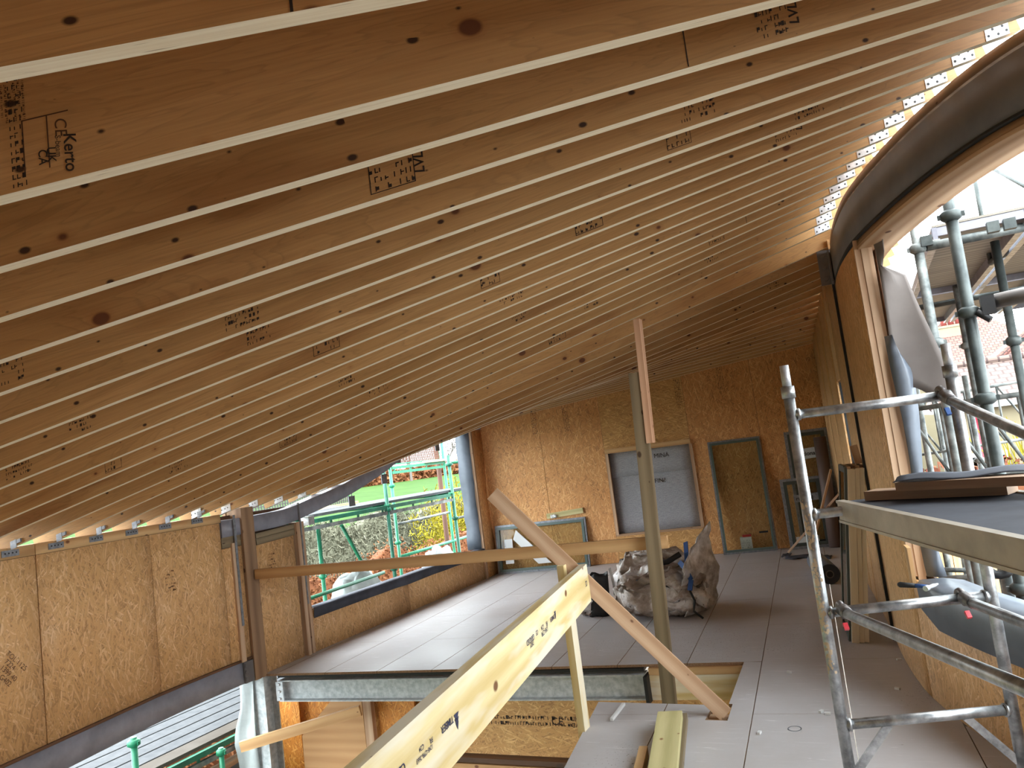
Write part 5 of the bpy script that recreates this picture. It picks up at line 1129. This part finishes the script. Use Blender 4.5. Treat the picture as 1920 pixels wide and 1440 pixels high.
sh = empty('bare_shrub', (4.6, 23, -3.6), 'bare orange twigged shrub in front of the yellow house', 'shrub'); b = MB()
for _ in range(160):
    p = Vector((rr.uniform(3, 7), rr.uniform(23.5, 24), -2)); q = p + Vector((rr.uniform(-.9, .9), rr.uniform(-.2, .2), rr.uniform(2, 3.4))); b.tube([p, (p + q) / 2 + Vector((rr.uniform(-.2, .2), 0, 0)), q], [.03, .022, .01], 4, cap=False)
o = b.build('twigs', 'forsy', sh, weld=False); o['kind'] = 'stuff'
def tile_mat(name, a, b_, sx, sy):
    t = NT(name); v = t.coord('UV', (sx, sy, 1), rand=False); br = t.n('TexBrick', offset=.5); br.inputs['Scale'].default_value = 1; br.inputs['Mortar Size'].default_value = .06; br.inputs['Mortar Smooth'].default_value = .4
    br.inputs['Color1'].default_value = a; br.inputs['Color2'].default_value = b_; br.inputs['Mortar'].default_value = (.05, .03, .027, 1); br.inputs['Brick Width'].default_value = .5; br.inputs['Row Height'].default_value = .5
    t.l(v, br.inputs['Vector']); t.col(br.outputs['Color']); t.set(Roughness=.85); t.bump(br.outputs['Fac'], -.6, .05); return t.m
M['tile_r'] = tile_mat('red_tiles', (.16, .062, .048, 1), (.2, .09, .072, 1), 2.0, 2.2); M['tile_g'] = tile_mat('garage_tiles', (.12, .08, .066, 1), (.17, .12, .1, 1), 1.6, 1.8)
def house(name, x0, x1, y0, y1, z0, ze, zr, wallm, roofm, label, hip=2.0, over=.35):
    t = empty(name, ((x0 + x1) / 2, (y0 + y1) / 2, z0), label, 'house'); MB().box(((x0 + x1) / 2, (y0 + y1) / 2, (z0 + ze) / 2), (x1 - x0, y1 - y0, ze - z0)).build('wall', wallm, t)
    a, b_, c, d = (Vector((x0 - over, y0 - over, ze)), Vector((x1 + over, y0 - over, ze)), Vector((x1 + over, y1 + over, ze)), Vector((x0 - over, y1 + over, ze))); ym = (y0 + y1) / 2; e, f = Vector((x0 + hip, ym, zr)), Vector((x1 - hip, ym, zr)); m = MB()
    for fc in ((a, b_, f, e), (b_, c, f), (c, d, e, f), (d, a, e)): m.face(fc)
    m.face([d, c, b_, a]); m.build('roof', roofm, t); g = MB()
    for p, q in ((a, b_), (d, a)): g.bar(p - UP * .05, q - UP * .05, .1, .14)
    g.build('gutter', 'whitew', t); h = MB()
    for p, q in ((a, e), (e, f)): h.tube([p + UP * .03, q + UP * .05], .12, 6)
    h.build('ridge_tiles', roofm, t); return t
def chimney(t, x, y, z0, z1, n, mat='cream_wall'):
    c = MB().box((x, y, (z0 + z1) / 2), (.5 + .32 * n, .7, z1 - z0)).build('chimney', mat, t); MB().box((x, y, z1 + .05), (.6 + .32 * n, .8, .12)).build('chimney_cap', mat, c)
    for i in range(n): MB().tube([(x + (i - (n - 1) / 2) * .36, y, z1 + .1), (x + (i - (n - 1) / 2) * .36, y, z1 + .75)], [.15, .12], 8).build('chimney_pot', 'pot', c)
ha = house('cream_house', 4.4, 16, 33, 42, -3.6, 2.9, 6.4, 'cream_wall', 'tile_r', 'cream house with red tiled roof at the right edge of the opening', hip=4.5); chimney(ha, 8.2, 37, 5.2, 6.9, 2)
for x in (5.6, 8.2): f_ = MB().box((x, 32.97, 1.2), (1.2, .1, 1.5)).build('window', 'whitew', ha); MB().box((x, 32.9, 1.2), (1.0, .04, 1.3)).build('pane', 'glass', f_)
b = MB(); b.tube([(4.05, 32.6, 3.0), (4.3, 32.7, 2.6), (4.75, 32.9, 2.3), (4.8, 32.9, -3)], .09, 8); b.build('downpipe', 'pipe', ha)
hb = house('far_house', 1.6, 9.5, 46, 54, -3.6, 3.3, 6.6, 'cream_wall', 'tile_r', 'farther house with four chimney pots left of the cream house', hip=3); chimney(hb, 5.0, 49, 4.6, 6.1, 4); chimney(hb, 2.6, 49, 3.6, 5.0, 3)
hc = house('tiled_garage', 2.0, 12, 25.5, 30, -3.6, 1.75, 3.0, 'cream_wall', 'tile_g', 'low building with wavy brown tile roof in front of the cream house', hip=.4)
b = MB(); b.tube([(2.6, 25.3, 1.6), (2.75, 25.3, -.2), (2.9, 25.3, -3)], .08, 8); b.build('downpipe', 'pipe', hc)
for x in (1.9, 4.6, 7.4): f_ = MB().box((x + .8, 25.47, -.4), (1.3, .1, 1.6)).build('window', 'whitew', hc); MB().box((x + .8, 25.4, -.4), (1.05, .04, 1.35)).build('pane', 'glass', f_)
hd_ = house('pale_house', -3, .6, 36, 44, -3.6, 2.6, 4.4, 'whitew', 'silver', 'pale house partly hidden by the hanging membrane', hip=.3)
